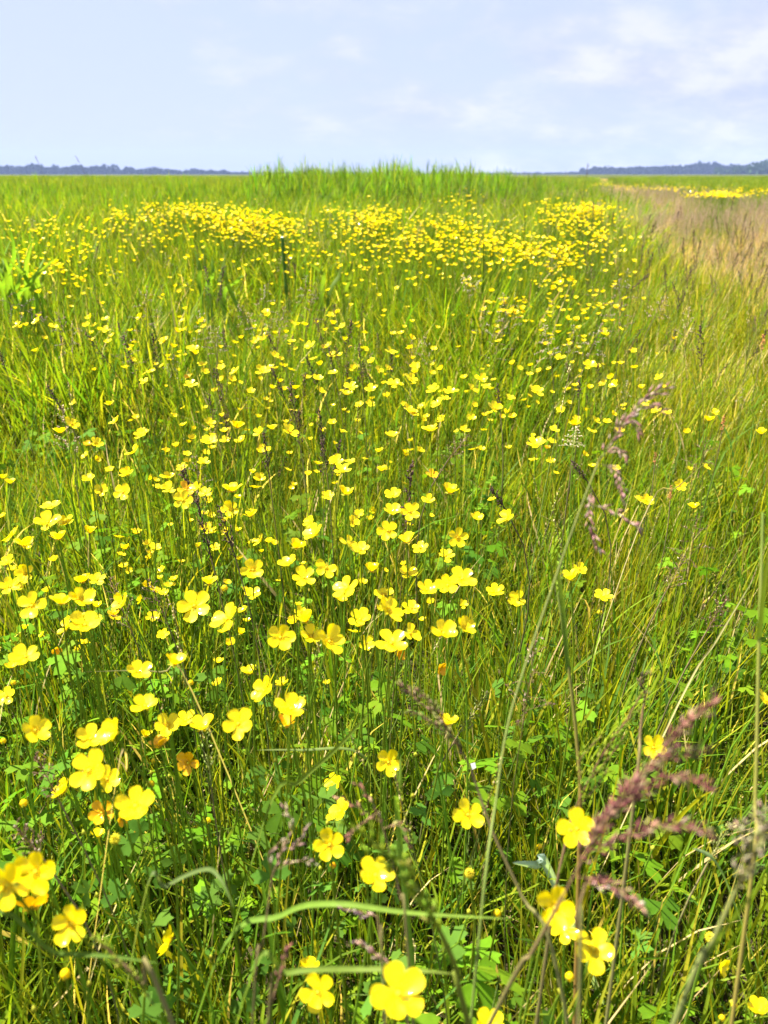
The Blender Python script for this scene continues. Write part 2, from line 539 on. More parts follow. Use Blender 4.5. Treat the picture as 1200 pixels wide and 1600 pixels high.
# ------------------------------------------------------------------ the ground
def ground():
    rings = [0, .4, .8, 1.2, 1.6, 2, 2.5, 3, 3.6, 4.3, 5, 6, 7, 8.5, 10, 13, 17, 22, 30, 45, 70, 120, 250, 600, 1500]
    seg = 72; v = [(0, 0, terrain(0, 0))]; f = []
    for r in rings[1:]:
        for s in range(seg):
            a = 2 * math.pi * s / seg
            x, y = r * math.cos(a), r * math.sin(a)
            v.append((x, y, terrain(x, y)))
    for s in range(seg): f.append((0, 1 + s, 1 + (s + 1) % seg))
    for i in range(len(rings) - 2):
        a = 1 + i * seg; b = a + seg
        for s in range(seg):
            t_ = (s + 1) % seg
            f.append((a + s, b + s, b + t_, a + t_))
    me = bpy.data.meshes.new('ground'); me.from_pydata(v, [], f)
    me.polygons.foreach_set('use_smooth', np.ones(len(f), dtype=bool))
    m, t, o = newmat('meadow_soil')
    g = N(t, 'ShaderNodeNewGeometry')
    sp = N(t, 'ShaderNodeSeparateXYZ'); t.links.new(g.outputs['Position'], sp.inputs[0])
    dist = M(t, 'MULTIPLY', sp.outputs['Y'], 1 / 40.0, clamp=True)
    near = ramp(t, noise(t, g.outputs['Position'], 38, 6, .65), [(.3, (.035, .024, .014)), (.55, (.07, .06, .025)), (.75, (.16, .12, .06))])
    far = ramp(t, noise(t, g.outputs['Position'], .05, 6, .6, sc=(.35, 1, 1)), [(.3, (.035, .055, .008)), (.5, (.055, .07, .012)), (.68, (.09, .08, .02))])
    b = N(t, 'ShaderNodeBsdfPrincipled')
    t.links.new(mixc(t, dist, near, far), b.inputs['Base Color'])
    b.inputs['Roughness'].default_value = .95
    b.inputs['Specular IOR Level'].default_value = .1
    bp = N(t, 'ShaderNodeBump'); bp.inputs['Strength'].default_value = .8; bp.inputs['Distance'].default_value = .02
    t.links.new(noise(t, g.outputs['Position'], 60, 6, .7), bp.inputs['Height'])
    t.links.new(bp.outputs[0], b.inputs['Normal'])
    t.links.new(b.outputs[0], o.inputs['Surface'])
    me.materials.append(m)
    ob = bpy.data.objects.new('ground', me); col.objects.link(ob)
    tag(ob, 'flat meadow soil under the grass, reaching to the far horizon', 'ground', kind='structure')
ground()

# ------------------------------------------------------------------ grass
def make_grass():
    pr = []
    cols_l = [(LUSH, 2.4), (MID, 3.4), (BLUE, .8), (YEL, 1.4)]
    cols_y = [(MID, 3), (YEL, 3), (LUSH, 1)]
    for i in range(5): pr.append(proto('p', tuft(24, .045, (.16, .38), (.0024, .0058), cols_l, segs=6, fold=.12, strawp=.03)))           # 0-4 near lush
    for i in range(4): pr.append(proto('p', tuft(26, .045, (.14, .34), (.0012, .0028), cols_y, (.02, .22), (.1, .8))))         # 5-8 near fine
    for i in range(3): pr.append(proto('p', tuft(30, .06, (.06, .15), (.0015, .0035), cols_l, (.3, .8), (.9, 1.9), 4)))         # 9-11 undergrowth
    for i in range(4): pr.append(proto('p', tuft(95, .16, (.2, .42), (.004, .0085), [(LUSH, 2.4), (MID, 3.4), (YEL, 1.6)], (.02, .35), (.2, 1.3), 4, strawp=.02)))     # 12-15 middle
    for i in range(4): pr.append(proto('p', tuft(150, .5, (.22, .42), (.009, .018), [(LUSH, 3), (MID, 3), (YEL, 1.5)], (.02, .35), (.2, 1.2), 3, strawp=.01)))        # 16-19 far
    for i in range(3): pr.append(proto('p', tuft(80, .14, (.16, .36), (.0025, .0055), [(YEL, 3), (MID, 2.6), ((.28, .27, .05), 1.4)], (.02, .35), (.2, 1.1), 4, 0, .12)))   # 20-22 middle, yellower
    pts = []
    for (x, y) in points(330, -.25, 1.1, .45):
        px, py, d = pic(x, y, .2)
        k = rnd.randrange(0, 5) if rnd.random() < (.5 if px < 800 else .62) else rnd.randrange(5, 9)
        if px > 850 and rnd.random() < .3: k = rnd.randrange(5, 9)
        pts.append(inst(x, y, rnd.uniform(.75, 1.1), k, .14))
    for (x, y) in points(330, -.2, 2.4, .4):
        pts.append(inst(x, y, rnd.uniform(.8, 1.3), rnd.randrange(9, 12), .1))
    for (x, y) in points(280, 1.1, 2.6, .5):
        k = rnd.randrange(0, 5) if rnd.random() < .4 else rnd.randrange(5, 9)
        pts.append(inst(x, y, rnd.uniform(.85, 1.2), k, .12))
    for (x, y) in points(120, 2.3, 5.5, .7):
        dr = dryness(x, y); px, py, d = pic(x, y, .3)
        if rnd.random() < dr: continue
        yel = smooth(780, 1100, px) * .85 + .1
        k = rnd.randrange(20, 23) if rnd.random() < yel else rnd.randrange(12, 16)
        s = rnd.uniform(.8, 1.15) * (1.1 - .25 * smooth(700, 1100, px))
        pts.append(inst(x, y, s, k, .1))
    for (x, y) in points(38, 5.3, 12, 1.2):
        dr = dryness(x, y); px, py, d = pic(x, y, .3)
        if rnd.random() < dr: continue
        k = rnd.randrange(12, 16)
        if rnd.random() < smooth(700, 1100, px) * .6 + .08: k = rnd.randrange(20, 23)
        hs = 1.05 if px < 700 else .95
        pts.append(inst(x, y, rnd.uniform(1.1, 1.6), k, .08, hs * .8))
    for (x, y) in points(5.5, 10, 75, 3):
        if rnd.random() < dryness(x, y): continue
        px, py, d = pic(x, y, .5)
        pts.append(inst(x, y, rnd.uniform(.8, 1.3), rnd.randrange(16, 20), .05, 1.05 - .2 * smooth(500, 900, px)))
    scatter('grass', pr, pts, 'dense green meadow grass growing all over the field', 'grass')
    # dry strip
    pr = []
    for i in range(3): pr.append(proto('p', tuft(70, .14, (.08, .19), (.002, .004), [((.5, .42, .24), 2), ((.36, .30, .14), 2), (MID, .8), (PINK, 2.6)], (.05, .5), (.2, 1.2), 3, 0, .3)))
    for i in range(2): pr.append(proto('p', tuft(120, .5, (.08, .18), (.007, .012), [((.5, .42, .24), 2), ((.36, .28, .15), 2), (MID, .5), (PINK, 3.2)], (.05, .5), (.2, 1.), 3, 0, .3)))
    pts = []
    for (x, y) in points(80, 2.6, 9, .8, (0, 99)):
        if rnd.random() < dryness(x, y): pts.append(inst(x, y, rnd.uniform(.8, 1.2), rnd.randrange(0, 3), .08))
    for (x, y) in points(9, 8, 75, 4, (0, 99)):
        if rnd.random() < dryness(x, y): pts.append(inst(x, y, rnd.uniform(.7, 1.1), rnd.randrange(3, 5), .05))
    heads = [proto('p', culm_proto('pink', rnd.uniform(.2, .3))) for _ in range(5)]
    pr += heads
    for (x, y) in points(240, 2.4, 9, .8, (0, 99)):
        if rnd.random() < dryness(x, y): pts.append(inst(x, y, rnd.uniform(.8, 1.25), rnd.randrange(5, 10), .12))
    for (x, y) in points(100, 8, 26, 2, (0, 99)):
        if rnd.random() < dryness(x, y): pts.append(inst(x, y, rnd.uniform(1., 1.5), rnd.randrange(5, 10), .12, .8))
    scatter('dry_grass', pr, pts, 'short dry pinkish grass on the strip running away at the right', 'grass')
make_grass()

def make_heads():
    pr = []
    for k, n in (('dark', 5), ('purple', 4), ('green', 4), ('pink', 3), ('white', 3)):
        for _ in range(n): pr.append(proto('p', culm_proto(k, rnd.uniform(.34, .46) if k in ('dark', 'purple') else rnd.uniform(.28, .42))))
    rng = {'dark': (0, 5), 'purple': (5, 9), 'green': (9, 13), 'pink': (13, 16), 'white': (16, 19)}
    pts = []
    for (x, y) in points(150, .25, 5.5, .4):
        px, py, d = pic(x, y, terrain(x, y) + .4)
        if dryness(x, y) > .5: continue
        core = math.exp(-((px - 430) / 150) ** 2 - ((py - 720) / 190) ** 2)
        rt = smooth(820, 1000, px) * (1 - smooth(460, 620, py)) * smooth(330, 370, py)
        pd = .03 + 1.1 * core + .8 * rt
        pg = .25 + .35 * smooth(700, 1000, px) * smooth(430, 560, py)
        pw = .05 * smooth(900, 500, py)
        pp = .05 + .10 * smooth(650, 1000, px) + .25 * core
        if py > 900: pd *= .5; pp *= .5; pg *= .6
        r = rnd.random() * 1.35
        for kk, p_ in (('dark', pd), ('purple', pp), ('green', pg), ('pink', pw), ('white', pw)):
            if r < p_:
                pts.append(inst(x, y, rnd.uniform(.8, 1.2), rnd.randrange(*rng[kk]), .1)); break
            r -= p_
    for (x, y) in points(12, 5.5, 14, 1):
        if dryness(x, y) > .6 or pic(x, y, .5)[0] < 700: continue
        pts.append(inst(x, y, rnd.uniform(1., 1.25), rnd.choice([0, 5, 6, 9, 13, 14]), .1))
    scatter('flowering_grass', pr, pts, 'thin grass stems with dark, purple and straw seed heads among the blades', 'grass')
    # broad leaves close to the soil
    pr = [proto('p', rosette(15, .21)) for _ in range(4)] + [proto('p', rosette(12, .1, (.008, .016))) for _ in range(2)]
    pts = []
    for (x, y) in points(210, -.1, 2.2, .35):
        px, py, d = pic(x, y, .1)
        z = .9 if py > 1150 else .5
        if px > 760: z *= .28 if py < 1330 else .85
        if rnd.random() < z: pts.append(inst(x, y, rnd.uniform(.7, 1.25), rnd.randrange(0, 6), .15))
    scatter('leaf_cover', pr, pts, 'low carpet of toothed buttercup leaves under the grass', 'ground cover')
    # tall reed bed in the middle distance and rank growth at the left
    def reed(n, rad, L, wd):
        mb = MB().mat(GRASS)
        for _ in range(n):
            a = rnd.uniform(0, 6.28); r = rad * math.sqrt(rnd.random()); H = L * rnd.uniform(.8, 1.05)
            b = Vector((math.cos(a) * r, math.sin(a) * r, 0)); lean = rnd.uniform(0, .12); a2 = rnd.uniform(0, 6.28)
            st = blade_pts(b, a2, H * .85, lean * .3, lean, 3)
            cc = jit(pick(((.14, .26, .016), 3), ((.10, .21, .02), 2), ((.22, .28, .03), 1)))
            mb.tube(st, .002, 3, (.14, .18, .05))
            for j in range(6):
                k = .2 + .13 * j
                p = st[0].lerp(st[-1], k)
                blade(mb, p, a2 + j * 2.6 + rnd.uniform(-.5, .5), rnd.uniform(.18, .3), wd, .2, rnd.uniform(.5, 1.1), 3, 0, cc)
            blade(mb, st[-1], a2, H * .2, wd * .7, .05, .2, 2, 0, cc)
        return mb
    pr = [proto('p', reed(9, .22, .78, .012)) for _ in range(4)]
    pts = []
    for (x, y) in points(9, 9, 27, 1):
        m = mound(x, y)
        if rnd.random() < m * 1.3:
            px = pic(x, y, .9)[0]
            pts.append(inst(x, y, (.62 + .30 * m) * rnd.uniform(.78, 1.05) * (1.0 + .05 * math.sin(x * 3.1)), rnd.randrange(4), .04))
    for (x, y) in points(7, 4.6, 16, 1, (-99, .6)):
        px, py, d = pic(x, y, .6)
        if px < 420 and rnd.random() < .75: pts.append(inst(x, y, rnd.uniform(.48, .68) * (1 if d > 7 else .85), rnd.randrange(4), .06))
    scatter('reed_bed', pr, pts, 'tall green reeds rising above the horizon in mid field', 'reeds')
make_heads()

# ------------------------------------------------------------------ buttercups
def petal_mesh(mat, seed, L=1.0, wdt=.70, cup=.22):
    r = random.Random(seed)
    mb = MB().mat(mat)
    nu, nv = 6, 4
    w1 = wdt * r.uniform(.9, 1.06); notch = r.uniform(0, .07)
    grid = []
    for i in range(nu + 1):
        k = i / nu
        y = .1 + .9 * k
        wk = w1 * (math.sin(math.pi * min(.985, (.07 + .80 * k)) ** 1.25)) ** .8 * .5
        if i == nu: wk = w1 * .22
        row = []
        for j in range(nv + 1):
            s = (j / nv - .5) * 2
            yy = y - (.05 * s * s if i == nu else 0) - (notch * (1 - abs(s)) if i == nu else 0)
            z = cup * yy * yy * .6 + cup * .9 * s * s * wk * (.5 + .5 * k) + .03 * math.sin(s * 3 + k * 6 + seed)
            row.append(mb.vert((s * wk, yy, z)))
        grid.append(row)
    for i in range(nu):
        for j in range(nv): mb.face(grid[i][j], grid[i][j + 1], grid[i + 1][j + 1], grid[i + 1][j])
    return mb
P_Y = [petal_mesh(PETAL, i, cup=c).mesh('petal') for i, c in enumerate((.12, .25, .35, .2))]
P_G = [petal_mesh(PETAL_GOLD, i + 9, cup=c).mesh('petal') for i, c in enumerate((.2, .35))]
def centre_mesh():
    mb = MB().mat(CARPEL)
    # green dome of carpels
    rings = [(0, .17), (.07, .14), (.12, .06)]
    top = mb.vert((0, 0, .19)); prev = None
    for rr, z in ((.08, .16), (.12, .09), (.12, .0)):
        cur = [mb.vert((rr * math.cos(a), rr * math.sin(a), z)) for a in [6.283 * j / 8 for j in range(8)]]
        for j in range(8):
            if prev is None: mb.face(top, cur[j], cur[(j + 1) % 8])
            else: mb.face(prev[j], cur[j], cur[(j + 1) % 8], prev[(j + 1) % 8])
        prev = cur
    mb.mat(STAMEN)
    for i in range(30):
        a = i * 2.4; rr = .14 + .012 * (i % 7)
        t_ = .22 + .04 * (i % 3)
        b = Vector((rr * .7 * math.cos(a), rr * .7 * math.sin(a), .02)); e = Vector((rr * 1.7 * math.cos(a), rr * 1.7 * math.sin(a), t_))
        mb.grain(b, e - b, (e - b).length, .035, (.7, .4, .01))
    return mb
C_M = centre_mesh().mesh('stamens')
def calyx_mesh():
    mb = MB().mat(SEPAL)
    for k in range(5):
        a = k * 1.2566 + .6
        mb.ribbon([Vector((math.cos(a) * r, math.sin(a) * r, z)) for r, z in ((.02, -.02), (.2, -.01), (.38, .02), (.5, .0))], [.1, .24, .2, 0], Vector((-math.sin(a), math.cos(a), 0)))
    return mb
CX_M = calyx_mesh().mesh('calyx')
def leaf_mesh():
    mb = MB().mat(LEAF)
    mb.tube([(0, 0, 0), (0, .5, .15), (0, 1, .1)], .02, 3, (.13, .19, .04))
    leaf_shape(mb, Vector((0, 1, .1)), .9, Vector((0, -.2, 1)), Vector((0, 1, -.1)), (.09, .19, .022), 3, .2)
    return mb.mesh('leaf')
L_M = leaf_mesh()
# one-mesh flower heads for blooms too small to show their parts
def head_mesh(open_, mat=PETAL):
    mb = MB().mat(mat)
    for k in range(5):
        pm = petal_mesh(mat, k + 20, cup=.25)
        M4 = Matrix.Rotation(k * 1.2566, 4, 'Z') @ Matrix.Rotation(open_, 4, 'X')
        b = len(mb.v)
        for p, c in zip(pm.v, pm.c): mb.vert(M4 @ Vector(p), c)
        for f in pm.f: mb.face(*[q + b for q in f])
    mb.mat(STAMEN)
    for i in range(10):
        a = i * 2.4
        mb.grain((0, 0, 0), (math.cos(a) * .25, math.sin(a) * .25, .25), .34, .09, (.7, .4, .01))
    return mb
def frame_of(n, spin):
    n = n.normalized()
    q = n.to_track_quat('Z', 'Y').to_matrix().to_4x4()
    return q @ Matrix.Rotation(spin, 4, 'Z')
POSE = {'u': ((0, -.30, 1), .14), 'f': ((0, -.80, .75), .1), 'l': ((-.55, -.25, .8), .1), 'r': ((.55, -.25, .8), .1),
        's': ((.1, .25, 1), .1), 'e': ((-.95, .1, .25), .06), 'b': ((.35, .85, .35), .1), 'd': ((.5, -.5, .15), .1)}
OPEN = {'u': .22, 'f': .16, 'l': .22, 'r': .22, 's': .62, 'e': .25, 'b': .4, 'd': .5}
def stem_pts(base, top, n, seg=6):
    base = Vector(base); top = Vector(top)
    H = (top - base).length
    c1 = base + Vector((0, 0, H * .45)); c2 = top - n.normalized() * H * .18 - Vector((0, 0, H * .12))
    res = []
    for i in range(seg + 1):
        t_ = i / seg; u = 1 - t_
        res.append(base * u ** 3 + c1 * 3 * u * u * t_ + c2 * 3 * u * t_ * t_ + top * t_ ** 3)
    return res
def buttercup(px, py, wpx, pose='u', gold=False, label='', detail=2):
    D = .024
    wpx *= 1.1
    d = FPX * D / max(wpx, 5) * .97
    p = P(px, py, d)
    lo, hi = terrain(p.x, p.y) + .27, terrain(p.x, p.y) + .50
    if p.z > hi or p.z < lo:
        want = hi if p.z > hi else lo
        d = plane_depth(px, py, lambda x, y: terrain(x, y) + (.50 if p.z > hi else .27))
        p = P(px, py, d)
    D = min(.030, max(.017, wpx * d / FPX))
    n0, jt = POSE[pose]
    n = Vector((n0[0] + rnd.gauss(0, jt), n0[1] + rnd.gauss(0, jt), n0[2]))
    if pose in 'sebd' and rnd.random() < .5 and pose != 'e' and pose != 'd': n.x = -n.x
    base = Vector((p.x + rnd.gauss(0, .02), p.y + rnd.gauss(0, .02) + .01, 0))
    base.z = terrain(base.x, base.y)
    root = thing('buttercup', base, label, 'flower', 'buttercups in bloom across the meadow')
    Fm = Matrix.Translation(p - base) @ frame_of(n, rnd.uniform(0, 6.28))
    Rr = D / 2 * 1.03
    op = OPEN[pose] + rnd.gauss(0, .06)
    pts = stem_pts((0, 0, 0), p - base - n.normalized() * .0005, n)
    pool = P_G if gold else P_Y
    def part(nm, me, mat4):
        o = bpy.data.objects.new(nm, me)
        col.objects.link(o); o.parent = root; o.matrix_local = mat4
        return o
    if detail:
        lost = rnd.randrange(5) if rnd.random() < .07 and wpx < 45 else -1
        for k in range(5):
            if k == lost: continue
            s = rnd.uniform(.9, 1.08)
            o = part('petal', pool[rnd.randrange(len(pool))], Fm @ Matrix.Rotation(k * 1.2566 + rnd.gauss(0, .07), 4, 'Z') @ Matrix.Rotation(op + rnd.gauss(0, .12), 4, 'X') @ Matrix.Scale(Rr * s, 4))
        part('stamens', C_M, Fm @ Matrix.Scale(Rr * .8, 4))
        part('calyx', CX_M, Fm @ Matrix.Scale(Rr, 4))
        mb = MB().mat(STEM)
        mb.tube(pts, [.0013, .0012, .0011, .001, .0009, .0008, .0008], 5)
        if detail > 1 and rnd.random() < .6:           # a side shoot with a closed bud
            i = rnd.randrange(2, 4); a = rnd.uniform(0, 6.28); h = rnd.uniform(.05, .09)
            e = pts[i] + Vector((math.cos(a) * .03, math.sin(a) * .03, h))
            mb.tube([pts[i], pts[i].lerp(e, .5) + Vector((math.cos(a), math.sin(a), 0)) * .008, e], .0007, 4)
            mb.mat(SEPAL)
            mb.grain(e - Vector((0, 0, .001)), (0, 0, 1), .007, .0055, (.3, .3, .03))
        part('stem', mb.mesh('stem'), Matrix.Identity(4))
        if detail > 1:
            for j in range(2):
                i = rnd.randrange(1, 4); a = rnd.uniform(0, 6.28)
                part('leaf', L_M, Matrix.Translation(pts[i]) @ Matrix.Rotation(a, 4, 'Z') @ Matrix.Rotation(R(rnd.uniform(15, 50)), 4, 'X') @ Matrix.Scale(rnd.uniform(.014, .024), 4))
    else:
        mb = MB().mat(STEM); mb.tube(pts, .0009, 3)
        part('stem', mb.mesh('stem'), Matrix.Identity(4))
        part('bloom', HEADS_G if gold else HEADS[rnd.randrange(3)], Fm @ Matrix.Scale(Rr, 4))
    return root
HEADS = [head_mesh(a).mesh('bloom') for a in (.15, .35, .6)]
HEADS_G = head_mesh(.5, PETAL_GOLD).mesh('bloom')

# near blooms: x, y, width in the photo, pose, label (g = older, golden)
NEAR = [
 (13,1383,70,'f','big buttercup cut by the left edge, lower of the large pair there'),
 (56,1362,64,'f','big buttercup overlapping the one at the left edge near the bottom'),
 (50,1420,50,'bg','orange buttercup seen from behind, under the big pair at the left edge'),
 (112,1444,58,'f','buttercup with narrow spread petals, alone near the lower left corner'),
 (267,1471,46,'e','buttercup seen edge-on, standing alone low in the left half'),
 (159,1270,38,'fg','small orange bloom under the big left cluster, left of a brighter one'),
 (188,1279,26,'dg','half hidden orange bloom tucked between two below the big left cluster'),
 (212,1260,60,'u','large bright buttercup at the lower right of the big left cluster'),
 (152,1307,20,'s','tiny barely opened buttercup just below the small orange bloom'),
 (532,1268,44,'l','buttercup with separated petals behind a green grass head, below the middle'),
 (515,1320,48,'f','round buttercup just below and left of the long green grass head'),
 (587,1368,56,'u','buttercup touched by the long arching green grass head'),
 (731,1273,46,'f','lone buttercup crossed by a thin blade right of the lower middle'),
 (482,1518,42,'s','upper of two touching buttercups near the bottom edge, half closed'),
 (497,1550,52,'f','lower of two touching buttercups near the bottom edge, wide open'),
 (622,1553,80,'u','widest buttercup at the bottom edge with five well separated petals'),
 (763,1606,50,'u','buttercup cut off by the bottom edge right of the widest one'),
 (901,1295,56,'f','perfectly round five petalled buttercup beside the purple plume'),
 (866,1418,62,'f','upper left of the three touching large blooms at lower right, white glints on petals'),
 (882,1452,46,'u','smaller bloom squeezed under the upper left one of the lower right trio'),
 (927,1483,62,'u','lowest right of the three large touching blooms at lower right'),
 (1125,1507,32,'d','drooping small buttercup behind the thick stalk at lower right'),
 (1187,1580,38,'s','small bloom in the bottom right corner'),
 (1020,1168,40,'f','lone buttercup touching the tip part of the purple plume'),
 (1195,1095,38,'r','buttercup cut by the right edge behind a tall green stalk'),
 (807,937,28,'f','right one of two small blooms right of centre, above the dark gap'),
 (775,925,28,'u','left one of two small blooms right of centre, above the dark gap'),
 (892,906,38,'s','buttercup on the stalk leading up to the drooping pink spikelets'),
 (905,890,22,'r','small bloom peeking from behind the one on the pink plume stalk'),
 (942,932,28,'u','lone small buttercup right of the stalk of the pink plume'),
 (697,1132,38,'s','side view buttercup hovering above the arching brown culm'),
 (607,1191,40,'f','buttercup standing alone below the middle beside a broad pale blade'),
 (523,1225,32,'l','small buttercup just above the separated petalled one below the middle'),
 (688,1043,24,'dg','withered drooping orange bloom below the large double bloom at centre'),
 (413,1080,42,'l','left bloom of the tight cluster of four left of centre'),
 (441,1070,25,'s','small cupped bloom topping the tight cluster of four'),
 (455,1108,50,'u','largest bloom of the tight cluster of four, crossed by a dark stem'),
 (448,1134,40,'sg','lowest bloom of the tight cluster of four'),
 (391,1052,30,'s','small side view buttercup directly above the tight cluster of four'),
 (373,1131,48,'f','buttercup with five narrow petals right of the left crowd'),
 (294,1192,36,'fg','orange bloom under the right end of the left crowd'),
 (318,1138,44,'s','right end bloom of the crowd at left, cupped and upright'),
 (290,1126,34,'u','bloom behind the right end of the crowd at left'),
 (262,1134,40,'u','middle bloom of the crowd at left above a golden one'),
 (251,1166,36,'sg','golden cupped bloom low in the middle of the left crowd'),
 (227,1151,26,'s','small closed cup bloom between the big blooms and the left crowd'),
 (227,1104,42,'u','round glossy buttercup with a white glint above the left crowd'),
 (178,1147,50,'l','upper right of the biggest blooms in the large left cluster'),
 (142,1155,46,'u','upper left of the biggest blooms in the large left cluster'),
 (140,1204,60,'f','central largest bloom of the large left cluster'),
 (167,1218,42,'r','right hand bloom hiding behind the central one of the left cluster'),
 (101,1236,40,'l','lowest left bloom of the large left cluster'),
 (54,1142,48,'r','buttercup with two glints left of the large left cluster'),
 (10,1088,30,'u','bloom cut by the left edge above the glinting one'),
 (87,1015,16,'dg','tiny withered orange bloom between two open ones at left'),
 (40,1027,42,'u','star shaped buttercup near the left edge above the withered one'),
 (272,1039,40,'s','wide flat side view buttercup left of centre'),
 (217,1050,40,'u','pale petalled bloom half hidden by stems left of the flat side view one'),
 (355,968,52,'l','large three lobed looking bloom with glinting petals left of centre'),
 (376,991,20,'s','small cup under the large bloom left of centre'),
 (255,992,20,'u','small dim bloom hidden behind stems below the upper left rows'),
 (611,1006,48,'u','large bloom with one bright glint just below the picture centre'),
 (622,1020,26,'dg','orange bloom hanging under the large glinting one at centre'),
 (640,990,36,'r','open bloom right behind the large glinting one at centre'),
 (573,1005,26,'f','small open bloom left of the large glinting one at centre'),
 (693,990,44,'u','left half of the large double bloom right of centre'),
 (724,981,36,'r','right half of the large double bloom right of centre'),
 (438,996,44,'f','star like bloom facing us with five clear petals near centre'),
 (478,972,36,'s','top bloom of the overlapping row of three near centre'),
 (486,995,36,'u','middle bloom of the overlapping row of three near centre'),
 (514,1003,50,'r','right bloom of the overlapping row of three near centre'),
]
MIDF = """16 917 28 u;39 905 20 u;50 947 40 f;129 911 30 s;152 906 24 u;96 944 36 s;126 937 36 r;105 981 32 l;133 977 42 u;152 972 20 s;191 944 32 l;221 937 16 e;178 962 20 sg;238 964 18 u;304 947 44 f;327 913 28 s;394 929 24 u;475 903 32 u;469 957 20 u;542 920 40 l;563 968 32 u;600 930 26 u;606 955 44 r;642 953 28 u;667 922 30 u;700 915 34 l;722 905 38 u;723 945 15 u;
206 562 13;195 575 10;224 597 16;235 581 13;257 534 14;271 543 13;302 545 18;306 554 14;316 570 14;320 580 10;294 589 13 g;298 601 18;346 574 12;367 581 16;347 593 12;362 592 12;367 536 10;396 536 10;428 555 14;410 580 22;422 575 14;442 571 10;456 534 12;485 540 16;518 555 13;520 583 14;490 561 10;500 571 14;480 591 12;497 592 16;581 565 12;552 576 12;592 579 14;425 607 14;437 597 10;461 608 16;500 610 14;548 605 20;542 616 16;580 609 18;578 631 10;392 611 12;171 633 16;181 659 18;112 663 22;94 677 22;150 693 18;137 695 14 g;220 680 20;209 707 24 l;134 712 14;151 719 12;326 662 18;327 690 24;352 688 14;377 689 18;370 669 26 s;405 676 18;426 671 18;452 675 26;318 723 18;172 735 15;199 741 22;139 748 18;159 766 20 f;193 769 26 f;5 748 16;16 756 10;239 746 12 e;262 746 20;265 765 24;290 766 24 g;286 782 26 f;308 763 18 l;321 771 20;362 768 34 s;360 796 24 f;405 748 18;392 807 22;592 706 15;525 722 22;536 736 24;547 722 16;540 773 28 s;512 775 18;597 736 10;551 816 20;560 804 16;484 817 20 l;492 835 34 l;462 857 28 s;451 880 28 u;510 887 30 f;545 850 28 r;563 860 26;581 893 28 s;395 891 34 f;330 832 18;352 830 14;310 855 14;337 855 14;372 830 14;407 845 22;241 857 20 u;196 858 18 s;80 792 28 u;75 817 36 u;102 817 26;140 833 24 s;92 843 28 s;39 854 34 s;19 837 32 l;4 807 12;12 880 24;40 897 28 f;
611 550 18;641 545 13;606 575 12;644 561 9;649 574 17;649 583 14;690 577 12;615 600 20;642 593 24;677 609 20;604 620 10;702 612 18;696 623 14;684 631 20;638 640 16;646 646 16;659 635 12;737 607 16;752 594 24 u;760 604 14;725 591 10;772 639 24;796 622 15;791 646 13;737 654 14;725 672 15;673 673 28;690 656 14;611 681 20;655 704 14;602 732 12;675 742 18 g;801 569 10;827 586 12;838 612 22;875 559 15;886 609 10;900 603 8;921 607 10;920 571 18;932 572 12;970 569 10;942 599 12;960 602 16;955 590 12;989 548 11;1030 590 13;1002 607 11;877 641 14;915 642 12;900 655 12;867 670 15;897 665 22;930 658 15;925 673 13;948 659 12;957 648 12;837 695 32 u;855 701 12 g;860 721 13;912 711 12;1007 633 12;1025 642 14;1042 646 14;1115 645 15;1107 658 20 s;1190 678 18 s;1073 676 12;1102 730 15;1077 734 13;1062 759 18 f;1084 794 20 s;1000 782 10;1010 783 10;967 675 8;614 774 26 u;702 771 30 s;669 782 20 u;612 800 28 u;640 800 28 f;606 830 30 f;636 848 30 s;657 857 10;715 840 28 f;697 868 24 u;792 810 28 l;637 897 28 u;745 811 8;
67 428 12;79 421 9;91 424 11;49 429 7;115 437 9;127 439 12;119 445 8;172 431 10;187 426 8;130 460 11;107 465 7;61 458 12;160 475 10;33 492 10;27 508 14;57 502 15;60 494 10;83 511 14;70 530 8;142 496 12;165 499 12;135 509 12;147 509 7;167 516 18;175 525 11;169 535 12;219 496 13;289 483 11;280 455 8;277 519 14;289 515 9;285 501 7;257 532 14;297 545 10;265 434 8;280 430 8;
319 424 10;348 424 7;355 438 9;317 502 12;416 487 12;418 494 12;457 505 12;465 508 11;477 508 10;517 493 13;520 507 14;526 515 10;535 509 10;508 517 10;561 512 8;570 521 10;538 532 13;430 521 11;447 520 8;411 530 10;377 529 10;481 545 10;569 544 11;506 544 11;542 430 7;
667 434 10;727 439 8;722 433 7;749 444 8;737 449 8;765 474 9;757 483 7;782 487 9;796 487 10;797 495 8;813 496 11;775 511 7;644 503 7;631 512 7;614 522 8;627 521 10;642 529 12;852 539 10;889 539 10;872 520 8;829 502 10;866 442 9;877 442 14;814 438 8;880 431 12;779 533 6;
922 456 10;904 476 9;912 490 10;904 513 11;944 503 10;944 517 10;943 523 8;1005 468 9;976 466 12;954 473 9;945 477 8;911 534 11;903 544 9;991 575 8;1053 530 8"""
mid = []
for e in MIDF.replace('\n', '').split(';'):
    q = e.split()
    ps = q[3] if len(q) > 3 else 'u'
    if ps == 'g': ps = 'ug'
    if len(q) <= 3: ps = rnd.choice('uuulrs')
    mid.append((int(q[0]), int(q[1]), int(q[2]) * 1.1, ps))
mid.sort(key=lambda e: -e[2])
N_MID = 300 - len(NEAR)
mid_things, mid_rest = mid[:N_MID], mid[N_MID:]
